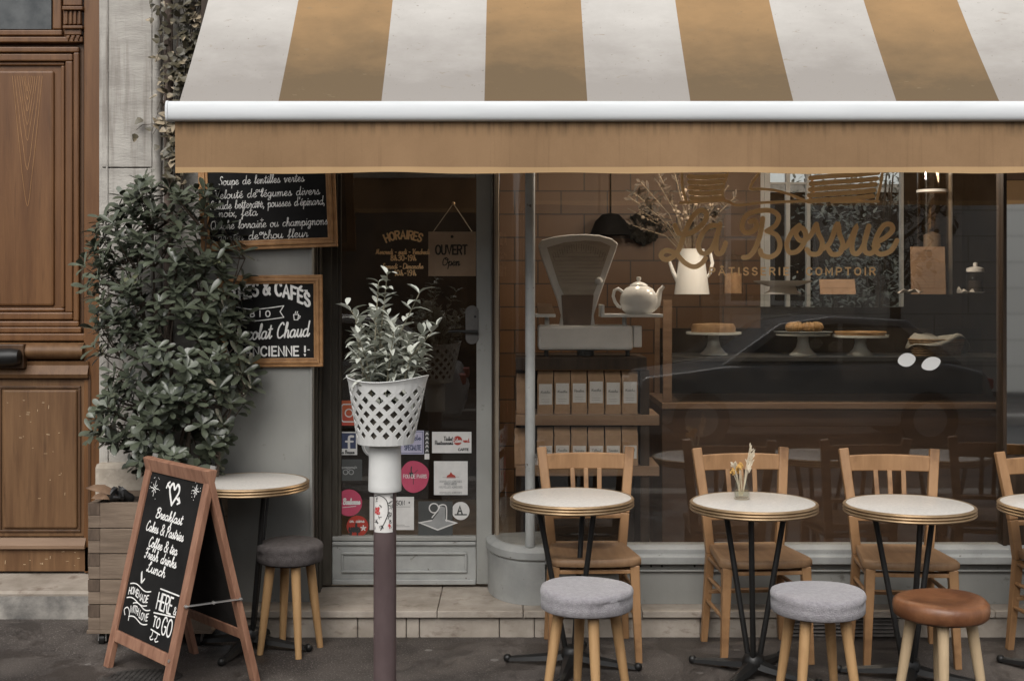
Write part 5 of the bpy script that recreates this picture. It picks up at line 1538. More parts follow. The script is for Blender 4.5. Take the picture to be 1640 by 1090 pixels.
t, F, pt = sticker('pale grey round sticker half hidden by the bollard sleeve', 'round', 579, 690, 619, 732, M['vinyl_grey'])
b, go = print_on(t, M['vinyl_white']); b.ribbon(F, [(.052*cos(a), .058*sin(a)) for a in [2*pi*i/32 for i in range(33)]], .003, .0004); go()
t, F, pt = sticker('lilac rectangular sticker right of the bollard sleeve with fine script', 'rect', 640, 689, 679, 727, M['vinyl_lilac'])
b, go = print_on(t, M['vinyl_navy']); 
for y_, s_ in ((704,'Guide'),(720,'SPECIALITE')): q = pt(648,y_); text(b, F, s_, q[0], q[1], .024, .004, width=27*ks, script=(s_ == 'Guide'), off=.0005)
b.ribbon(F, [pt(642,691), pt(677,691), pt(677,725), pt(642,725), pt(642,691)], .0025, .0005); go()
t, F, pt = sticker('narrow dark strip sticker with a column of small white icons', 'rect', 680.5, 690, 687, 735, M['vinyl_dark'])
b, go = print_on(t, M['vinyl_white'])
for k, y_ in enumerate((694,701,708,714,721)): b.ribbon(F, [pt(682,y_+1.5), pt(683.8,y_-1.4), pt(685.6,y_+1.2)], .0045, .0004)
b.poly(F, [pt(680,735), pt(687.6,735), pt(687.6,726), pt(680,726)], .0004); go()
t, F, pt = sticker('white meal voucher card sticker with a red disc', 'rect', 692, 691, 755, 725, M['vinyl_white'])
b, go = print_on(t, M['vinyl_black']); q = pt(711,705); text(b, F, 'Ticket', q[0], q[1], .020, .0038, width=15*ks, off=.0005, sp=1); q = pt(697,711.5); text(b, F, 'Restaurant', q[0], q[1], .020, .0038, width=29*ks, off=.0005, sp=1)
q = pt(734,721); text(b, F, 'CARTE', q[0], q[1], .011, .0035, width=17*ks, off=.0005); go()
b, go = print_on(t, M['vinyl_red'], 'disc'); c_ = pt(733,705); b.poly(F, [(c_[0]+.0235*cos(2*pi*i/28), c_[1]+.0235*sin(2*pi*i/28)) for i in range(28)], .0005); q = pt(742,708); text(b, F, 'red', q[0], q[1], .02, .004, width=10*ks, script=True, off=.0005); go()
b, go = print_on(t, M['vinyl_white'], 'letter'); q = pt(725.5,708); text(b, F, 'Eden', q[0], q[1], .02, .004, width=15*ks, script=True, off=.0008); go()
pk = [(643+4*0,745)]; 
blob = [(664+23*cos(a)*(1+.03*sin(5*a)), 762.5-25.5*sin(a)*(1+.04*sin(3*a+1))) for a in [2*pi*i/40 for i in range(40)]]
t, F, pt = sticker('large uneven pink sticker with a dark dancing figure', blob, 640, 737, 688, 788, M['vinyl_pink'])
b, go = print_on(t, M['vinyl_black']); b.ribbon(F, cr([pt(659,747), pt(658.5,752), pt(659,758)],4), .006, .0004); b.poly(F, [pt(655,756), pt(662,756), pt(661,762), pt(657,763)], .0005)
b.ribbon(F, [pt(662,763), pt(662,775)], .0035, .0004); b.ribbon(F, [pt(664,757), pt(669,752)], .003, .0005); go()
b, go = print_on(t, M['vinyl_white'], 'letter'); q = pt(646,765); text(b, F, 'FOU DE PARIS', q[0], q[1], .018, .0028, width=38*ks, off=.0007); go()
t, F, pt = sticker('square white sticker with a small dark red crown', 'rect', 695, 738, 749, 792, M['vinyl_white'])
b, go = print_on(t, M['vinyl_red']); b.poly(F, [pt(715,765), pt(730,765), pt(729,761), pt(725,759), pt(722,755), pt(720,759), pt(716,761)], .0004); go()
b, go = print_on(t, M['vinyl_grey'], 'caption'); b.ribbon(F, [pt(709,764), pt(735,763)], .002, .0006)
for y_, a_, b_ in ((772,704,740),(776,711,732),(781,703,741),(790,704,740)): q = pt(a_, y_); text(b, F, 'NOUVELLES ADRESSES', q[0], q[1], .010, .0018, width=(b_-a_)*ks, off=.0004)
go()
t, F, pt = sticker('tall white paper notice partly hidden by the bollard', 'rect', 592, 795, 663, 848, M['vinyl_white'])
b, go = print_on(t, M['vinyl_black']); q = pt(622,808); text(b, F, 'MAISON', q[0], q[1], .022, .0035, width=27*ks, off=.0005); q = pt(654,808); text(b, F, '*', q[0], q[1], .03, .007, off=.0005)
for y_, b_ in ((811,657),(840,648),(842.5,656)): b.ribbon(F, [pt(600,y_), pt(b_,y_)], .0016, .0005)
go()
t, F, pt = sticker('dark grey sticker showing a pale route curve over a lozenge tile', 'rect', 670, 802, 725, 858, M['vinyl_dark'])
b, go = print_on(t, M['vinyl_white']); b.poly(F, [pt(669,836), pt(701,849), pt(734,836.5), pt(714,831), pt(690,832)], .0004)
b.ribbon(F, cr([pt(692,828), pt(700,818), pt(704,812), pt(704,809), pt(710,807.5), pt(715,812), pt(715,834)],4), .006, .0008); b.ribbon(F, [(pt(695,813)[0]+.024*cos(a), pt(695,813)[1]+.024*sin(a)) for a in [2*pi*i/20 for i in range(21)]], .006, .0009); go()
b, go = print_on(t, M['vinyl_grey'], 'tile'); b.poly(F, [pt(675,836.5), pt(701,846.5), pt(727,837), pt(712,833), pt(692,833.5)], .0007); b.poly(F, [pt(691,834), pt(713,834), pt(713,812), pt(706,809.5), pt(702,820)], .0008); go()
t, F, pt = sticker('small round grey sticker with a letter A', 'round', 723.5, 803, 752, 832, M['vinyl_white'])
b, go = print_on(t, M['vinyl_dark']); q = pt(733,822); text(b, F, 'A', q[0], q[1], .038, .0085, width=9*ks, off=.0004); b.ribbon(F, [pt(729,823.5), pt(747,823.5)], .007, .0006); go()

# hanging kraft sign behind the door glass
mat('kraft', (.27,.17,.10), (.36,.235,.145), 12, rough=.9, bump=.08, bscale=200)
mat('kraft_dark', (.20,.125,.075), (.26,.165,.10), 12, rough=.9)
YO = YG+.03
so = thing('open_sign', tuple(P(722, 405, YO)), 'square kraft card sign reading OUVERT Open hanging inside the door glass', 'sign')
m = MB(); m.pbox(686, 371, 762, 442, YO, .006); m.build('card', mat('pale_kraft', (.60,.46,.35), (.68,.53,.41), 12, rough=.9), so)
m = MB(); h_ = P(726, 326, YO); m.tube([P(694,371,YO), h_], .0016, 6); m.tube([h_, P(756,371,YO)], .0016, 6); m.build('string', M['straw'], so)
m = MB(); m.ball(h_, .010, 12); m.build('hook', M['brass'], so, smooth=60)
m = MB(); F = Fr((0, YO-.0006, 0)); kO = (YO-CAM_Y)/FPX
text(m, F, 'OUVERT', PX(698,YO), PZ(407,YO), .046, .0085, sp=2, width=52*kO)
text(m, F, 'Open', PX(708,YO), PZ(425,YO), .042, .005, script=True, slant=.2, width=29*kO)
c_ = (PX(724,YO), PZ(379,YO)); m.poly(F, [(c_[0]+.008*cos(2*pi*i/12), c_[1]+.008*sin(2*pi*i/12)) for i in range(12)], .0008)
m.build('lettering', M['vinyl_black'], so)

# ------------------------------------------------------------------ inside the window
def at(px, py, Y): return P(px, py, Y)
YI = .42
sh_ = thing('shelf_unit', tuple(P(930, 700, YI)), 'wooden shelf unit with two rows of kraft bags behind the window', 'shelf')
m = MB(); m.pbox(826, 664, 1056, 681, YI-.02, .34); m.build('shelf', M['wood_inner'], sh_, bevel=.003)
m = MB(); m.pbox(826, 746, 1056, 762, YI-.02, .34); m.build('shelf', M['wood_inner'], sh_, bevel=.003)
m = MB(); m.pbox(826, 572, 1036, 592, YI-.02, .34); m.build('top_board', M['dark_wood'], sh_, bevel=.003)
m = MB(); m.pbox(1026, 593, 1040, 960, YI-.01, .32); m.pbox(826, 593, 838, 960, YI+.2, .1); m.build('side_board', M['dark_wood'], sh_)
m = MB(); m.pbox(826, 593, 1040, 960, YI+.31, .01); m.build('back_board', M['inner_dark'], sh_)
def bag(px0, py0, px1, py1, Y, label, lab, seed):
    rr = random.Random(seed)
    a, b = P(px0, py1, Y), P(px1, py0, Y)
    t = thing('paper_bag', ((a.x+b.x)/2, Y, a.z), label, 'paper bag', 'kraft paper bags on the shelves')
    W = b.x-a.x; H = b.z-a.z; d = .055
    m = MB(); lv = ((0,1,1),(.05,1.0,1.02),(.5,1.0,1.0),(.78,1.0,.75),(.9,1.0,.25),(1.0,.985,.12))
    vs = []
    for (u, kx, ky) in lv:
        j = rr.uniform(-.002,.002)
        z = a.z+H*u
        yc = Y+d/2
        for sx, sy in ((-1,-1),(0,-1.0),(1,-1),(1,1),(0,1),(-1,1)):
            vs.append(((a.x+b.x)/2+sx*W/2*.985*kx+j, yc+sy*d/2*ky*(1.0 if sx else .97), z))
    m.add(vs, [(6*i+k, 6*i+(k+1)%6, 6*i+6+(k+1)%6, 6*i+6+k) for i in range(len(lv)-1) for k in range(6)] + [(5,4,3,2,1,0), tuple(6*(len(lv)-1)+k for k in range(6))])
    m.build('bag', M['kraft'], t, bevel=.001)
    if lab:
        m = MB(); f = Fr((a.x, Y-.0022, a.z))
        l0, l1, lx0, lx1 = lab
        m.add([f.p(W*lx0,H*l0,0), f.p(W*lx1,H*l0,0), f.p(W*lx1,H*l1,0), f.p(W*lx0,H*l1,0)], [(0,1,2,3)])
        L_ = m.build('label', M['vinyl_white'], t)
        m = MB(); text(m, f, rr.choice(['Verveine','Menthe','Rooibos','Sencha','Tilleul','Matcha']), W*(lx0+.1), H*(l0+(l1-l0)*.55), .013, .0024, script=True, slant=.1, width=W*(lx1-lx0-.2), off=.0006)
        for k in range(2): m.ribbon(f, [(W*(lx0+.12), H*(l0+.07+.05*k)), (W*(lx1-.15), H*(l0+.07+.05*k))], .0016, .0006)
        m.build('lettering', M['vinyl_grey'], L_)
    return t
ordn = ['first','second','third','fourth','fifth','sixth']
for i in range(6):
    x = 860+27.1*i
    bag(x+.6, 594+rnd.uniform(-1,1), x+26.2, 663, YI, f'small kraft bag with white label, {ordn[i]} from the mullion on the upper shelf', (.22+.06*rnd.random(), .70+.06*rnd.random(), .10, .92), 10+i)
for i in range(6):
    x = 860+27.1*i
    bag(x+.6, 684+rnd.uniform(-1,1), x+26.2, 745, YI, f'small kraft bag, {ordn[i]} from the mullion on the lower shelf', (.18, .52, .10, .92), 30+i)
bag(827, 598, 846, 663, YI+.06, 'plain kraft bag in the curved corner glass on the upper shelf', None, 50)
bag(824, 686, 845, 748, YI+.06, 'plain kraft bag in the curved corner glass on the lower shelf', None, 51)

# shop scale
mat('scale_metal', (.58,.56,.53), (.68,.66,.63), 8, rough=.35, metal=.0)
mat('scale_brown', (.115,.075,.05), (.16,.11,.075), 6, rough=.5)
mat('scale_face', (.34,.29,.235), (.42,.365,.30), 8, (1,1,6), rough=.6)
YC_ = YI+.04
sc_ = thing('shop_scale', tuple(P(935, 570, YC_)), 'old fan shaped shop scale on top of the shelf unit', 'scale')
m = MB(); m.pbox(862, 521, 1014, 561, YC_, .2); m.build('base', M['scale_metal'], sc_, bevel=.016)
m = MB(); m.pbox(1014.5, 522, 1028, 556, YC_+.03, .12); m.build('side_box', M['scale_metal'], sc_, bevel=.004)
m = MB()
for px_ in (875, 1005): m.tube([P(px_, 561, YC_+.04), P(px_, 571, YC_+.04)], .012, 10)
m.tube([P(938,561,YC_+.02), P(938,569,YC_+.02)], .045, 18); m.build('foot', M['black'], sc_)
fan = [(862,392),(868,384),(890,378.5),(915,375.5),(938,375),(960,376.5),(980,382),(990,390),(986,402),(960,475),(951,505),(953,521),(896,521),(899,505),(893,482),(866,408)]
m = MB(); m.prism([P(x, y, YC_+.05) for x, y in fan][::-1], (0,.07,0)); m.build('head', M['scale_metal'], sc_, bevel=.006)
ins = [(876,396),(905,388),(938,385),(962,387),(978,394),(957,455),(950,472),(903,472),(895,455)]
m = MB(); m.prism([P(x, y, YC_+.046) for x, y in ins][::-1], (0,.0035,0)); fc = m.build('dial', M['scale_face'], sc_)
m = MB(); F = Fr((0, YC_+.0455, 0)); 
for k in range(23):
    u = k/22; a = (u-.5)*.95; cx_, cy_ = 938-10, 545
    r1_, r2_ = 150, 142 if k % 2 else 138
    f_ = lambda r_: (PX(928+r_*sin(a)*.62, YC_), PZ(540-r_*cos(a), YC_))
    m.ribbon(F, [f_(r1_), f_(r2_)], .0015, .0003)
for k in range(9): 
    y_ = 405+k*6; m.ribbon(F, [(PX(884+k*2.2, YC_), PZ(y_, YC_)), (PX(972-k*2.2, YC_), PZ(y_, YC_))], .0009, .0002)
m.build('scale_mark', M['scale_brown'], fc)
m = MB(); m.prism([P(x, y, YC_+.040) for x, y in ((899,472),(951,472),(946,521),(902,521))][::-1], (0,.009,0)); m.build('neck_plate', M['scale_brown'], sc_, bevel=.003)
m = MB(); m.ball(P(959, 450, YC_+.035), .021, 14); m.build('knob', M['vinyl_white'], sc_, smooth=60)
m = MB(); m.pbox(963, 503, 1062, 508, YC_-.02, .2); m.pbox(963, 488, 968, 502.8, YC_-.02, .2); m.pbox(858, 503, 890, 508, YC_-.02, .2); m.tube([P(1000,508,YC_+.08), P(1000,521,YC_+.08)], .012, 10); m.tube([P(876,508,YC_+.08), P(876,521,YC_+.08)], .012, 10)
m.build('tray', M['white_plastic'], sc_, bevel=.002)
m = MB(); m.prism([P(x, y, YC_+.0) for x, y in ((860,485),(883,486),(889,502.5),(862,502.5))][::-1], (0,.03,0)); o = m.build('price_card', M['kraft'], bevel=.002); tag(o, 'small tilted kraft price card on the left scale tray', 'card')
# teapot
mat('ceramic', (.74,.73,.70), (.80,.79,.76), 4, rough=.22, spec=.5)
tp_ = P(1023, 503, YC_+.07); tx, ty, tz = tp_
te = thing('teapot', (tx,ty,tz), 'round white teapot standing on the right tray of the shop scale', 'teapot')
k_ = (YC_+.07-CAM_Y)/FPX
m = MB(); m.lathe([(.001,0),(20*k_,.001),(27*k_,8*k_),(30.5*k_,20*k_),(29*k_,31*k_),(22*k_,41*k_),(14*k_,45*k_),(13*k_,46*k_)], (tx,ty,tz), 36); m.build('body', M['ceramic'], te, smooth=60)
m = MB(); m.lathe([(14.5*k_,44.5*k_),(14*k_,47*k_),(9*k_,50*k_),(3*k_,52*k_),(2.2*k_,53*k_),(4*k_,56*k_),(3.6*k_,59*k_),(.001,60*k_)], (tx,ty,tz), 28); m.build('lid', M['ceramic'], te, smooth=60)
V3 = lambda x, z: Vector((tx+x*k_, ty, tz+z*k_))
m = MB(); sp = [V3(20,14), V3(27,17), V3(31,27), V3(34,38), V3(40,45)]; m.tube([sp[0], sp[0].lerp(sp[1],.6), sp[1]+Vector((.002,0,.003)), sp[2], sp[3], sp[4]], [.036,.03,.026,.018,.013,.009], 14); m.build('spout', M['ceramic'], te, smooth=60)
m = MB(); m.tube([V3(-26,36), V3(-33,41), V3(-39,38), V3(-41,29), V3(-38,20), V3(-33,13), V3(-28,11)], .0085, 10); m.build('handle', M['ceramic'], te, smooth=60)

# counter with glass case
YK = 1.05
ct = thing('display_counter', tuple(P(1325, 800, YK)), 'brown wooden pastry counter with a glass case inside the shop', 'counter')
m = MB(); m.pbox(1060, 656, 1640, 1000, YK, .7); m.build('front', M['counter'], ct, bevel=.003)
m = MB(); m.pbox(1060, 645, 1640, 655, YK-.012, .72); m.build('counter_edge', M['wood_inner'], ct, bevel=.003)
m = MB(); m.pbox(1077, 474.5, 1640, 644.5, YK, .005); m.build('case_glass', M['clear_glass'], ct)
m = MB(); a = P(1077, 478, YK); b = P(1640, 472, YK)
ztop = 1.622
m.box(a.x, b.x, YK, YK+.62, ztop, ztop+.008); m.build('case_top', M['clear_glass'], ct)
zsh = PZ(571, YK+.06)
m = MB(); m.box(a.x, b.x, YK+.02, YK+.5, zsh-.022, zsh); m.build('case_shelf', mat('shelf_dark', (.05,.045,.04), (.08,.07,.062), 6, rough=.35), ct)
m = MB(); m.pbox(1062, 480, 1076, 644, YK, .02); m.box(a.x-.03, a.x, YK+.6, YK+.62, .99, ztop); m.build('case_post', M['wood_inner'], ct)
m = MB(); m.box(a.x, b.x, YK+.62, YK+.64, .99, ztop-.2); m.build('case_back', M['inner_dark'], ct)
# cake stands
def stand(px, pw, ptop, pbase, Y, label, hscale=1):
    k = (Y-CAM_Y)/FPX; c = P(px, pbase, Y); H = (pbase-ptop)*k; r = pw/2*k
    t = thing('cake_stand', tuple(c), label, 'cake stand', 'white cake stands in the glass case')
    m = MB(); m.lathe([(.001,0),(r*.50,0),(r*.50,.008),(r*.40,.02),(r*.26,H*.35),(r*.20,H*.62),(r*.21,H*.86),(.02,H*.86)], tuple(c), 32); m.build('pedestal', M['ceramic'], t, smooth=50)
    m = MB(); m.lathe([(.001,H*.865),(r*.95,H*.88),(r,H*.90),(r*1.0,H*1.0),(r*.97,H),(r*.95,H-.006),(.001,H-.007)], tuple(c), 40); m.build('plate', M['ceramic'], t, smooth=50)
    return c, H, r, k
mat('pastry', (.30,.16,.065), (.46,.28,.13), 14, rough=.5, bump=.3, bscale=60)
mat('crust', (.22,.12,.06), (.35,.21,.11), 20, rough=.7, bump=.4, bscale=70)
YE = YK+.2
def croissant(c, L, yaw, label, seed):
    rr = random.Random(seed); m = MB(); pts = []; rad = []
    for i in range(13):
        u = -1+i/6; x = u*L/2; y = .02*u*u*(1 if seed % 2 else -1)
        pts.append(Vector(c)+Vector((x*cos(yaw)-y*sin(yaw), x*sin(yaw)+y*cos(yaw), .022))); rad.append((.024*(1-u*u)**.5+.006)*(1+.12*cos(i*pi)))
    m.tube(pts, rad, 12); o = m.build('croissant', M['pastry'], smooth=60); tag(o, label, 'pastry', 'pastries on the cake stands'); return o
c, H, r, k = stand(1143, 88, 531, 568, YE, 'white cake stand nearest the teapot, at the left end of the case')
cq = c+Vector((0,0,H-.006))
m = MB(); m.lathe([(.001,0),(r*.78,0),(r*.8,.03),(r*.74,.05),(.001,.056)], tuple(cq), 30, fn=lambda p, a, q, z: p*(1+.03*sin(9*a))); tag(m.build('cake', M['crust'], smooth=50), 'low golden cake on the leftmost stand in the case', 'cake')
c, H, r, k = stand(1286, 86, 533, 569, YE, 'white cake stand with croissants in the middle of the case')
cq = c+Vector((0,0,H-.006))
m = MB(); m.lathe([(.001,0),(r*1.02,0),(r*1.08,.008),(.001,.009)], (cq.x, cq.y, cq.z+.0062), 30); tag(m.build('tray', M['vinyl_grey'], smooth=40), 'thin grey tray under the croissants on the middle stand', 'tray')
for i, (dx, dy, yw) in enumerate(((-.06,-.03,.3),(.03,-.05,-.4),(.08,.02,.9),(-.02,.05,1.2))):
    croissant(cq+Vector((dx,dy,.018)), .11, yw, ['croissant at the left of the middle cake stand','front croissant on the middle cake stand','croissant at the right of the middle cake stand','rear croissant on the middle cake stand'][i], i)
c, H, r, k = stand(1378, 88, 536, 570, YE, 'white cake stand carrying a flat tart beside the wicker basket')
cq = c+Vector((0,0,H-.006))
m = MB(); m.lathe([(.001,0),(r*.85,0),(r*.93,.022),(r*.90,.026),(r*.86,.016),(.001,.016)], tuple(cq), 40, fn=lambda p, a, q, z: Vector((p.x*(1+.012*sin(24*a)), p.y*(1+.012*sin(24*a)), p.z))); tag(m.build('tart', M['pastry'], smooth=40), 'flat golden tart on the stand beside the basket', 'tart')
# basket with cloth
c = P(1500, 573, YE); k = (YE-CAM_Y)/FPX
wb = thing('wicker_basket', tuple(c), 'oval wicker basket lined with a pale cloth at the right of the case', 'basket')
m = MB(); nr = 9
pr = []
for j in range(nr):
    z = .030*k/k*j/ (nr-1) * 4.0*.85; rr_ = (36+8*j/(nr-1))*k
    pr += [(rr_, z), (rr_+.006, z+.005), (rr_, z+.010)]
m.lathe([(.001,0)]+pr+[(pr[-1][0]-.012, pr[-1][1]), (.02,.02)], tuple(c), 60, sy=.6, fn=lambda p, a, q, z: Vector((p.x*(1+.012*sin(30*a+z*300)), p.y*(1+.012*sin(30*a+z*300)), p.z)))
m.build('weave', mat('wicker', (.20,.12,.06), (.33,.21,.11), 40, rough=.7), wb, smooth=50)
mat('linen', (.34,.315,.28), (.43,.40,.36), 12, rough=.95, bump=.2, bscale=150)
m = MB(); vs = []; na, nr2 = 40, 7
for j in range(nr2):
    for i in range(na):
        a = 2*pi*i/na; q = j/(nr2-1)
        rr_ = (8+40*q)*k*(1+.10*sin(3*a+1)*q); z = .115+.035*sin(2*a+q*4)*(.4+q)*.7-.055*max(0,q-.75)*4*(.6+.5*sin(3*a))
        vs.append((c.x+rr_*cos(a)*1.02, c.y+rr_*sin(a)*.62, c.z+z))
m.add(vs, [(j*na+i, j*na+(i+1)%na, (j+1)*na+(i+1)%na, (j+1)*na+i) for j in range(nr2-1) for i in range(na)]+[tuple(range(na-1,-1,-1))])
tag(m.build('cloth', M['linen'], smooth=60, solid=.003), 'creased pale cloth lining the wicker basket in the case', 'cloth')
# things on top of the case
YT = YK+.22; zT = ztop+.009; kT = (YT-CAM_Y)/FPX
def top(px): return Vector((PX(px, YT), YT, zT))
c = top(1108)
jg = thing('enamel_jug', tuple(c), 'tall pale enamel jug of dried stems on top of the glass case', 'jug')
m = MB(); m.lathe([(.02,0),(28*kT,0),(28*kT,.006),(25*kT,.09),(22*kT,.17),(19*kT,.235),(20.5*kT,.262),(19.5*kT,.262),(18*kT,.235),(20*kT,.15),(.02,.02)], tuple(c), 32); m.build('body', M['ceramic'], jg, smooth=50)
m = MB(); v = lambda x, z: c+Vector((x*kT,0,z)); m.tube([v(19,.245), v(30,.235), v(33,.18), v(29,.12), v(24,.10)], .010, 10); m.build('handle', M['ceramic'], jg, smooth=50)
m = MB(); m.tube([v(-20,.06), v(-30,.13), v(-38,.215)], [.016,.012,.008], 10); m.build('spout', M['ceramic'], jg, smooth=50)
m, m2 = MB(), MB(); rs = random.Random(23)
for i in range(34):
    a = rs.uniform(-1,1); tp2 = c+Vector((a*.34-.06, rs.uniform(-.14,.10), .34+rs.uniform(.05,.42)*(1-.25*abs(a))))
    b_ = c+Vector((a*.02, 0, .20)); md_ = b_.lerp(tp2,.5)+Vector((-a*.03,0,.04))
    m.tube([b_, md_, tp2], .0022, 5)
    ty_ = i % 3
    for j in range(12 if ty_ else 7):
        t = .62+.38*j/11; q_ = md_.lerp(tp2, (t-.5)*2)
        m2.cur = 0 if ty_ == 0 else 1
        if ty_ == 0: m2.ball(q_+Vector((rs.uniform(-.012,.012), rs.uniform(-.012,.012), rs.uniform(-.01,.02))), rs.uniform(.006,.013), 6)
        else: m2.leaf(q_, Vector((rs.uniform(-1,1), rs.uniform(-.6,.6), rs.uniform(-.1,1))), (0,-1,.2), rs.uniform(.03,.065), rs.uniform(.010,.022), .3, rs.uniform(-.3,.3))
db = thing('dried_flowers', tuple(c+Vector((0,0,.2))), 'large arrangement of dried stems and leaves in the enamel jug', 'dried flowers')
m.build('stem', mat('dark_straw', (.16,.12,.08), (.24,.19,.13), 20, rough=.9), db); m2.build('flower_head', [mat('faded_bloom', (.20,.15,.11), (.34,.27,.2), 20, rough=.9), mat('dark_leaf', (.022,.018,.013), (.07,.05,.035), 10, rough=.8)], db, smooth=60)
def jar(px, r, h, label, content, lidm):
    c = top(px); t = thing('glass_jar', tuple(c), label, 'jar')
    m = MB(); m.lathe([(.004,0),(r*kT,0),(r*kT,h*.86),(r*.86*kT,h*.93),(r*.86*kT,h*.99)], tuple(c), 28, close=False); m.build('glass', M['clear_glass'], t, smooth=50)
    m = MB(); m.lathe([(.001,.006),((r-2.5)*kT,.006),((r-2.5)*kT,h*.6),(.001,h*.62)], tuple(c), 24); m.build('content', content, t, smooth=50)
    m = MB(); m.lathe([(.001,h),(r*.98*kT,h),(r*.98*kT,h+.02),(r*.5*kT,h+.028),(.012,h+.03),(.012,h+.05),(.001,h+.055)], tuple(c), 28); m.build('lid', lidm, t, smooth=50)
jar(1174, 16, .20, 'tall glass jar of brown biscuits between the jug and the low stand', M['crust'], M['clear_glass'])
jar(1562, 14, .13, 'short glass jar with metal lid at the right end of the case', M['inner_dark'], M['scale_metal'])
c = top(1254)
t = thing('cake_stand', tuple(c), 'shallow wide white stand on top of the glass case under the lettering', 'cake stand', 'white cake stands in the glass case')
m = MB(); m.lathe([(.001,0),(29*kT,0),(29*kT,.006),(22*kT,.022),(20*kT,.045),(.02,.045)], tuple(c), 32); m.build('pedestal', M['ceramic'], t, smooth=50)
m = MB(); m.lathe([(.001,.0455),(24*kT,.0455),(46*kT,.072),(47*kT,.078),(.001,.066)], tuple(c), 40); m.build('plate', M['ceramic'], t, smooth=50)
def card(px0, px1, py0, py1, label, lean, m_, lines):
    c = P((px0+px1)/2, py1, YT); c.z = max(c.z, zT)
    t = thing('counter_sign', tuple(c), label, 'sign')
    w_ = (px1-px0)*kT; h_ = (py1-py0)*kT
    m = MB(); m.hexa([c+Vector((-w_/2,0,0)), c+Vector((w_/2,0,0)), c+Vector((w_/2,.008,0)), c+Vector((-w_/2,.008,0)), c+Vector((-w_/2,lean,h_)), c+Vector((w_/2,lean,h_)), c+Vector((w_/2,lean+.008,h_)), c+Vector((-w_/2,lean+.008,h_))]); m.build('card', m_, t)
    m = MB(); f = Fr(c+Vector((-w_/2,-.0008,0)), (1,0,0), (0,lean,h_))
    for i in range(lines): 
        y_ = h_*(.86-.8*i/lines)
        m.ribbon(f, [(w_*.12, y_), (w_*(.88-.1*(i % 3)), y_)], .0022, .0003)
    if lines > 6: m.ribbon(f, [(w_*.42,h_*.92),(w_*.6,h_*.92)], .010, .0004)
    m.build('print', M['scale_brown'], t)
    return t
card(1314, 1371, 450, 474, 'low kraft card sign on the case beside the shallow stand', .03, M['kraft_dark'], 2)
card(1460, 1515, 400, 476, 'upright kraft menu card on the case in front of the glass cylinder', .02, M['kraft_dark'], 12)
# glass cylinder lamp
c = Vector((PX(1493, YT+.14), YT+.14, zT)); 
gc = thing('glass_cylinder', tuple(c), 'tall clear glass cylinder with brass collar on the case behind the menu card', 'glass vessel')
m = MB(); m.lathe([(.085,0),(.085,.72),(.079,.72),(.079,.01)], tuple(c), 36, close=False); m.build('glass', glass('thick_glass', (.78,.72,.65), .16, .02), gc, smooth=50)
m = MB(); m.lathe([(.089,.60),(.089,.615),(.083,.615),(.083,.60)], tuple(c), 36, close=False); m.lathe([(.05,0),(.05,.35),(.001,.37)], tuple(c), 24); m.build('collar', M['scale_metal'], gc, smooth=40)
m = MB(); m.tube([c+Vector((.115,.02,0)), c+Vector((.115,.02,.85))], .012, 12); tag(m.build('white_pole', M['ceramic'], smooth=50), 'thin white pole standing on the case beside the glass cylinder', 'pole')
# crumpled paper napkins
for i, px in enumerate((1452, 1548)):
    m = MB(); rs = random.Random(60+i); c = top(px)
    vs = [(c.x+(u-3)*.022+rs.uniform(-.008,.008), c.y-.05+(v-2)*.022+rs.uniform(-.008,.008), c.z+.004+abs(rs.gauss(0,.016))) for v in range(5) for u in range(7)]
    m.add(vs, [(v*7+u, v*7+u+1, v*7+u+8, v*7+u+7) for v in range(4) for u in range(6)])
    tag(m.build('napkin', M['linen'], smooth=40, solid=.001), ['crumpled pale napkin left of the upright menu card', 'crumpled pale napkin in front of the short glass jar'][i], 'napkin')
# round dark wreath and disc on the tiled wall
YWl = 3.15; kW = (YWl-CAM_Y)/FPX
c = P(1031, 365, YWl); m = MB(); rs = random.Random(9)
m.tube([c+Vector((17*kW*cos(2*pi*i/24), 0, 19*kW*sin(2*pi*i/24))) for i in range(25)], .038, 8, caps=False)
for i in range(260):
    a = rs.uniform(0,6.28); r_ = rs.uniform(11,24)*kW
    m.leaf(c+Vector((r_*cos(a), -.03-rs.random()*.03, r_*sin(a))), Vector((rs.uniform(-1,1), -.5, rs.uniform(-1,1))), (0,-1,0), .055, .022, .3, 0)
tag(m.build('wreath', mat('wreath_leaf', (.018,.016,.012), (.04,.035,.026), 10, rough=.7)), 'round dark leafy wreath hanging on the ochre tiled wall', 'wreath')
c = P(975, 352, YWl-.02); m = MB(); m.lathe([(.001,.16),(.06,.15),(.11,.10),(.15,.0),(.145,0),(.10,.09),(.001,.14)], (c.x, c.y-.16, c.z-.12), 32); m.tube([c+Vector((0,-.16,.03)), c+Vector((0,-.16,1.1))], .006, 6)
tag(m.build('hanging_lamp', M['soft_black'], smooth=50), 'black dome lampshade hanging in front of the tiled wall', 'lampshade')

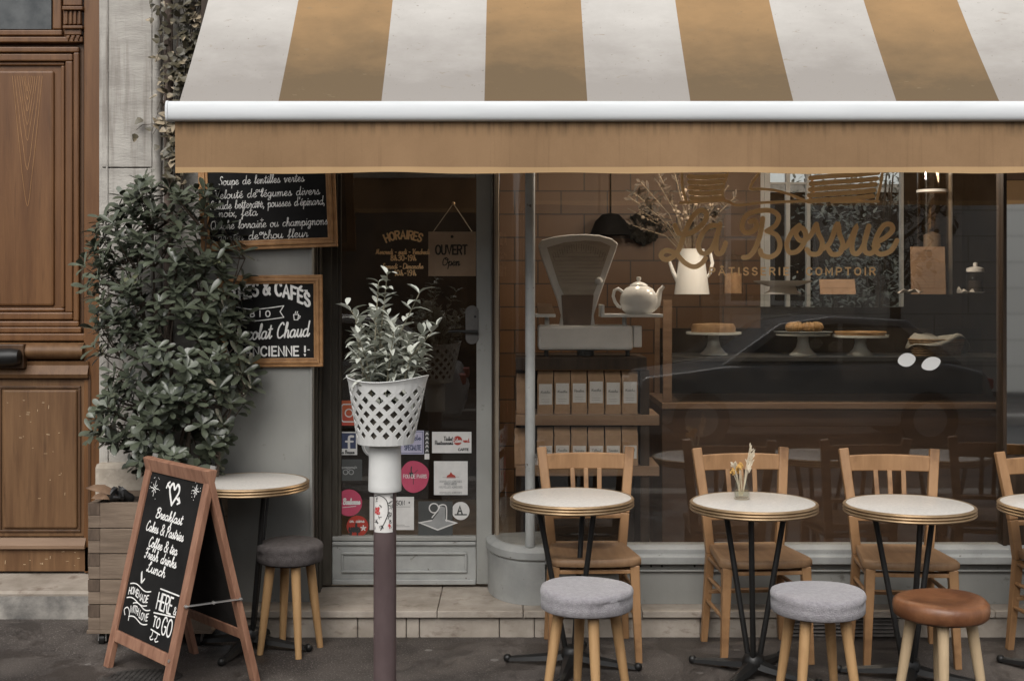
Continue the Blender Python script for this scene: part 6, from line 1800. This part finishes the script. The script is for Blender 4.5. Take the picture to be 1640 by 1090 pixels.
# small lamps of the shop: glints in the photo's jars come from warm bulbs
def bulb(name_, loc, en, label):
    t = thing('pendant_bulb', loc, label, 'lamp', 'warm bulbs hanging inside the shop')
    m = MB(); m.ball(Vector(loc), .04, 14); b = m.build('bulb', M['bulb'], t, smooth=60)
    m = MB(); m.tube([Vector(loc)+Vector((0,0,.038)), Vector(loc)+Vector((0,0,.10))], .018, 10); m.tube([Vector(loc)+Vector((0,0,.10)), (loc[0],loc[1],2.9)], .004, 6); m.build('flex', M['black'], t)
mb = bpy.data.materials.new('bulb'); mb.use_nodes = True
bs = mb.node_tree.nodes['Principled BSDF']; bs.inputs['Base Color'].default_value = (.9,.8,.6,1); bs.inputs['Emission Color'].default_value = (1,.88,.74,1); bs.inputs['Emission Strength'].default_value = LAMP
M['bulb'] = mb
for i, (x, y, z) in enumerate(((.6,.7,2.5),(1.35,.7,2.5),(1.95,.7,2.5))):
    bulb('b', (x,y,z), 0, ['warm bulb hanging over the shop scale','warm bulb hanging over the middle of the counter','warm bulb hanging over the right end of the counter'][i])

# ------------------------------------------------------------------ street side, seen as reflections
mat('car_paint', (.30,.30,.30), rough=.25); mat('car_glass', (.02,.022,.022), rough=.1); mat('tyre', (.02,.02,.02), rough=.9)
mat('pale_car_paint', (.42,.42,.41), rough=.3)
def car(CX, PAINT, label):
    pc = thing('parked_car', (CX, -8.6, -.13), label, 'car', 'cars parked across the street')
    def prof_extr(poly, y0, y1, inset=0):
        m = MB(); m.prism([(CX+x, y0, -.13+z) for x, z in poly], (0, y1-y0, 0)); return m
    body = [(-2.0,.28),(-2.02,.62),(-1.9,.80),(-1.0,.92),(1.55,.95),(1.95,.85),(2.05,.55),(2.0,.28),(1.62,.26),(1.55,.5),(1.3,.62),(1.05,.5),(.98,.24),(-.95,.24),(-1.02,.5),(-1.27,.62),(-1.52,.5),(-1.6,.26)]
    prof_extr(body, -9.4, -7.8).build('body', PAINT, pc, bevel=.05)
    cab = [(-1.05,.90),(-.35,1.40),(.2,1.48),(1.1,1.44),(1.75,.93)]
    prof_extr(cab, -9.25, -7.95).build('cabin', PAINT, pc, bevel=.04)
    for y in (-9.26, -7.94):
        m = MB(); m.prism([(CX+x, y-.006, -.13+z) for x, z in ((-.82,.95),(-.3,1.34),(.3,1.40),(.3,.95))], (0,.012,0)); m.build('window', M['car_glass'], pc)
        m = MB(); m.prism([(CX+x, y-.006, -.13+z) for x, z in ((.36,.95),(.36,1.40),(1.0,1.37),(1.5,.98))], (0,.012,0)); m.build('window', M['car_glass'], pc)
    for x in (-1.27, 1.3):
        for y in (-9.32, -7.88):
            m = MB(); m.tube([(CX+x, y-.1, .19), (CX+x, y+.1, .19)], .32, 24); w_ = m.build('wheel', M['tyre'], pc, smooth=40)
            m = MB(); m.tube([(CX+x, y-.105, .19), (CX+x, y+.105, .19)], .19, 20); m.build('rim', PAINT, w_, smooth=40)
    for x, z, nm in ((-1.96,.66,'headlight'),(1.98,.72,'tail_light')):
        for y in (-9.2,-8.0):
            m = MB(); m.box(CX+x-.07, CX+x+.07, y-.14, y+.14, -.13+z-.06, -.13+z+.06); m.build(nm, M['vinyl_white'] if nm == 'headlight' else M['vinyl_red'], pc, bevel=.02)

car(3.4, M['car_paint'], 'silver hatchback parked across the street, mirrored in the lettered window')
car(-2.6, M['pale_car_paint'], 'pale hatchback parked across the street, mirrored in the shop door')
tr = thing('street_tree', (5.4, -11.4, 0), 'small leafy street tree across the road, mirrored in the window', 'tree')
m = MB(); m.tube([(5.4,-11.4,0),(5.42,-11.4,1.3),(5.38,-11.38,2.6),(5.4,-11.4,4.0)], [.09,.075,.06,.02], 10)
rs = random.Random(4)
for k in range(9): a = rs.uniform(0,6.28); z = rs.uniform(1.5,3.4); m.tube([(5.4,-11.4,z),(5.4+.7*cos(a),-11.4+.7*sin(a),z+.6)], [.03,.008], 6)
m.build('trunk', M['bark'], tr, smooth=50)
m = MB()
for k in range(1500):
    while True:
        v_ = Vector((rs.uniform(-1,1), rs.uniform(-1,1), rs.uniform(-1,1)))
        if .25 < v_.length < 1: break
    cl = sin(v_.x*5+1)+sin(v_.y*6)+sin(v_.z*7+2)
    if cl < -.6: continue
    m.leaf(Vector((5.4+v_.x*1.05, -11.4+v_.y*1.0, 3.1+v_.z*1.5)), (rs.uniform(-1,1), rs.uniform(-1,1), rs.uniform(-.8,.6)), (0,0,1), .16, .08, .2, -.2)
m.build('crown', M['shrub_leaf'], tr)

# shrub in the little court behind the shop
cs = thing('courtyard_shrub', (PX(1375,4.6), 4.6, .02), 'leafy courtyard shrub seen through the window at the back of the shop', 'shrub')
m = MB(); cx_ = PX(1375,4.6); rs = random.Random(77)
for k in range(6): a = rs.uniform(0,6.28); m.tube([(cx_,4.6,.02),(cx_+.25*cos(a),4.6+.2*sin(a),1.2),(cx_+.45*cos(a),4.6+.35*sin(a),2.6)], [.03,.02,.006], 6)
m.build('stem', M['bark'], cs)
m = MB()
for k in range(2600):
    x_, y_, z_ = rs.uniform(-.48,.48), rs.uniform(-.4,.4), rs.uniform(.9,3.1)
    if sin(x_*9+z_*4)+sin(z_*8-x_*3) < -.9: continue
    m.leaf(Vector((cx_+x_, 4.6+y_, z_)), (rs.uniform(-1,1), rs.uniform(-1,.3), rs.uniform(-.8,.6)), (0,-.3,1), .06, .03, .2, -.2)
m.build('foliage', mat('court_leaf', (.07,.075,.06), (.30,.31,.27), 12, rough=.5), cs)
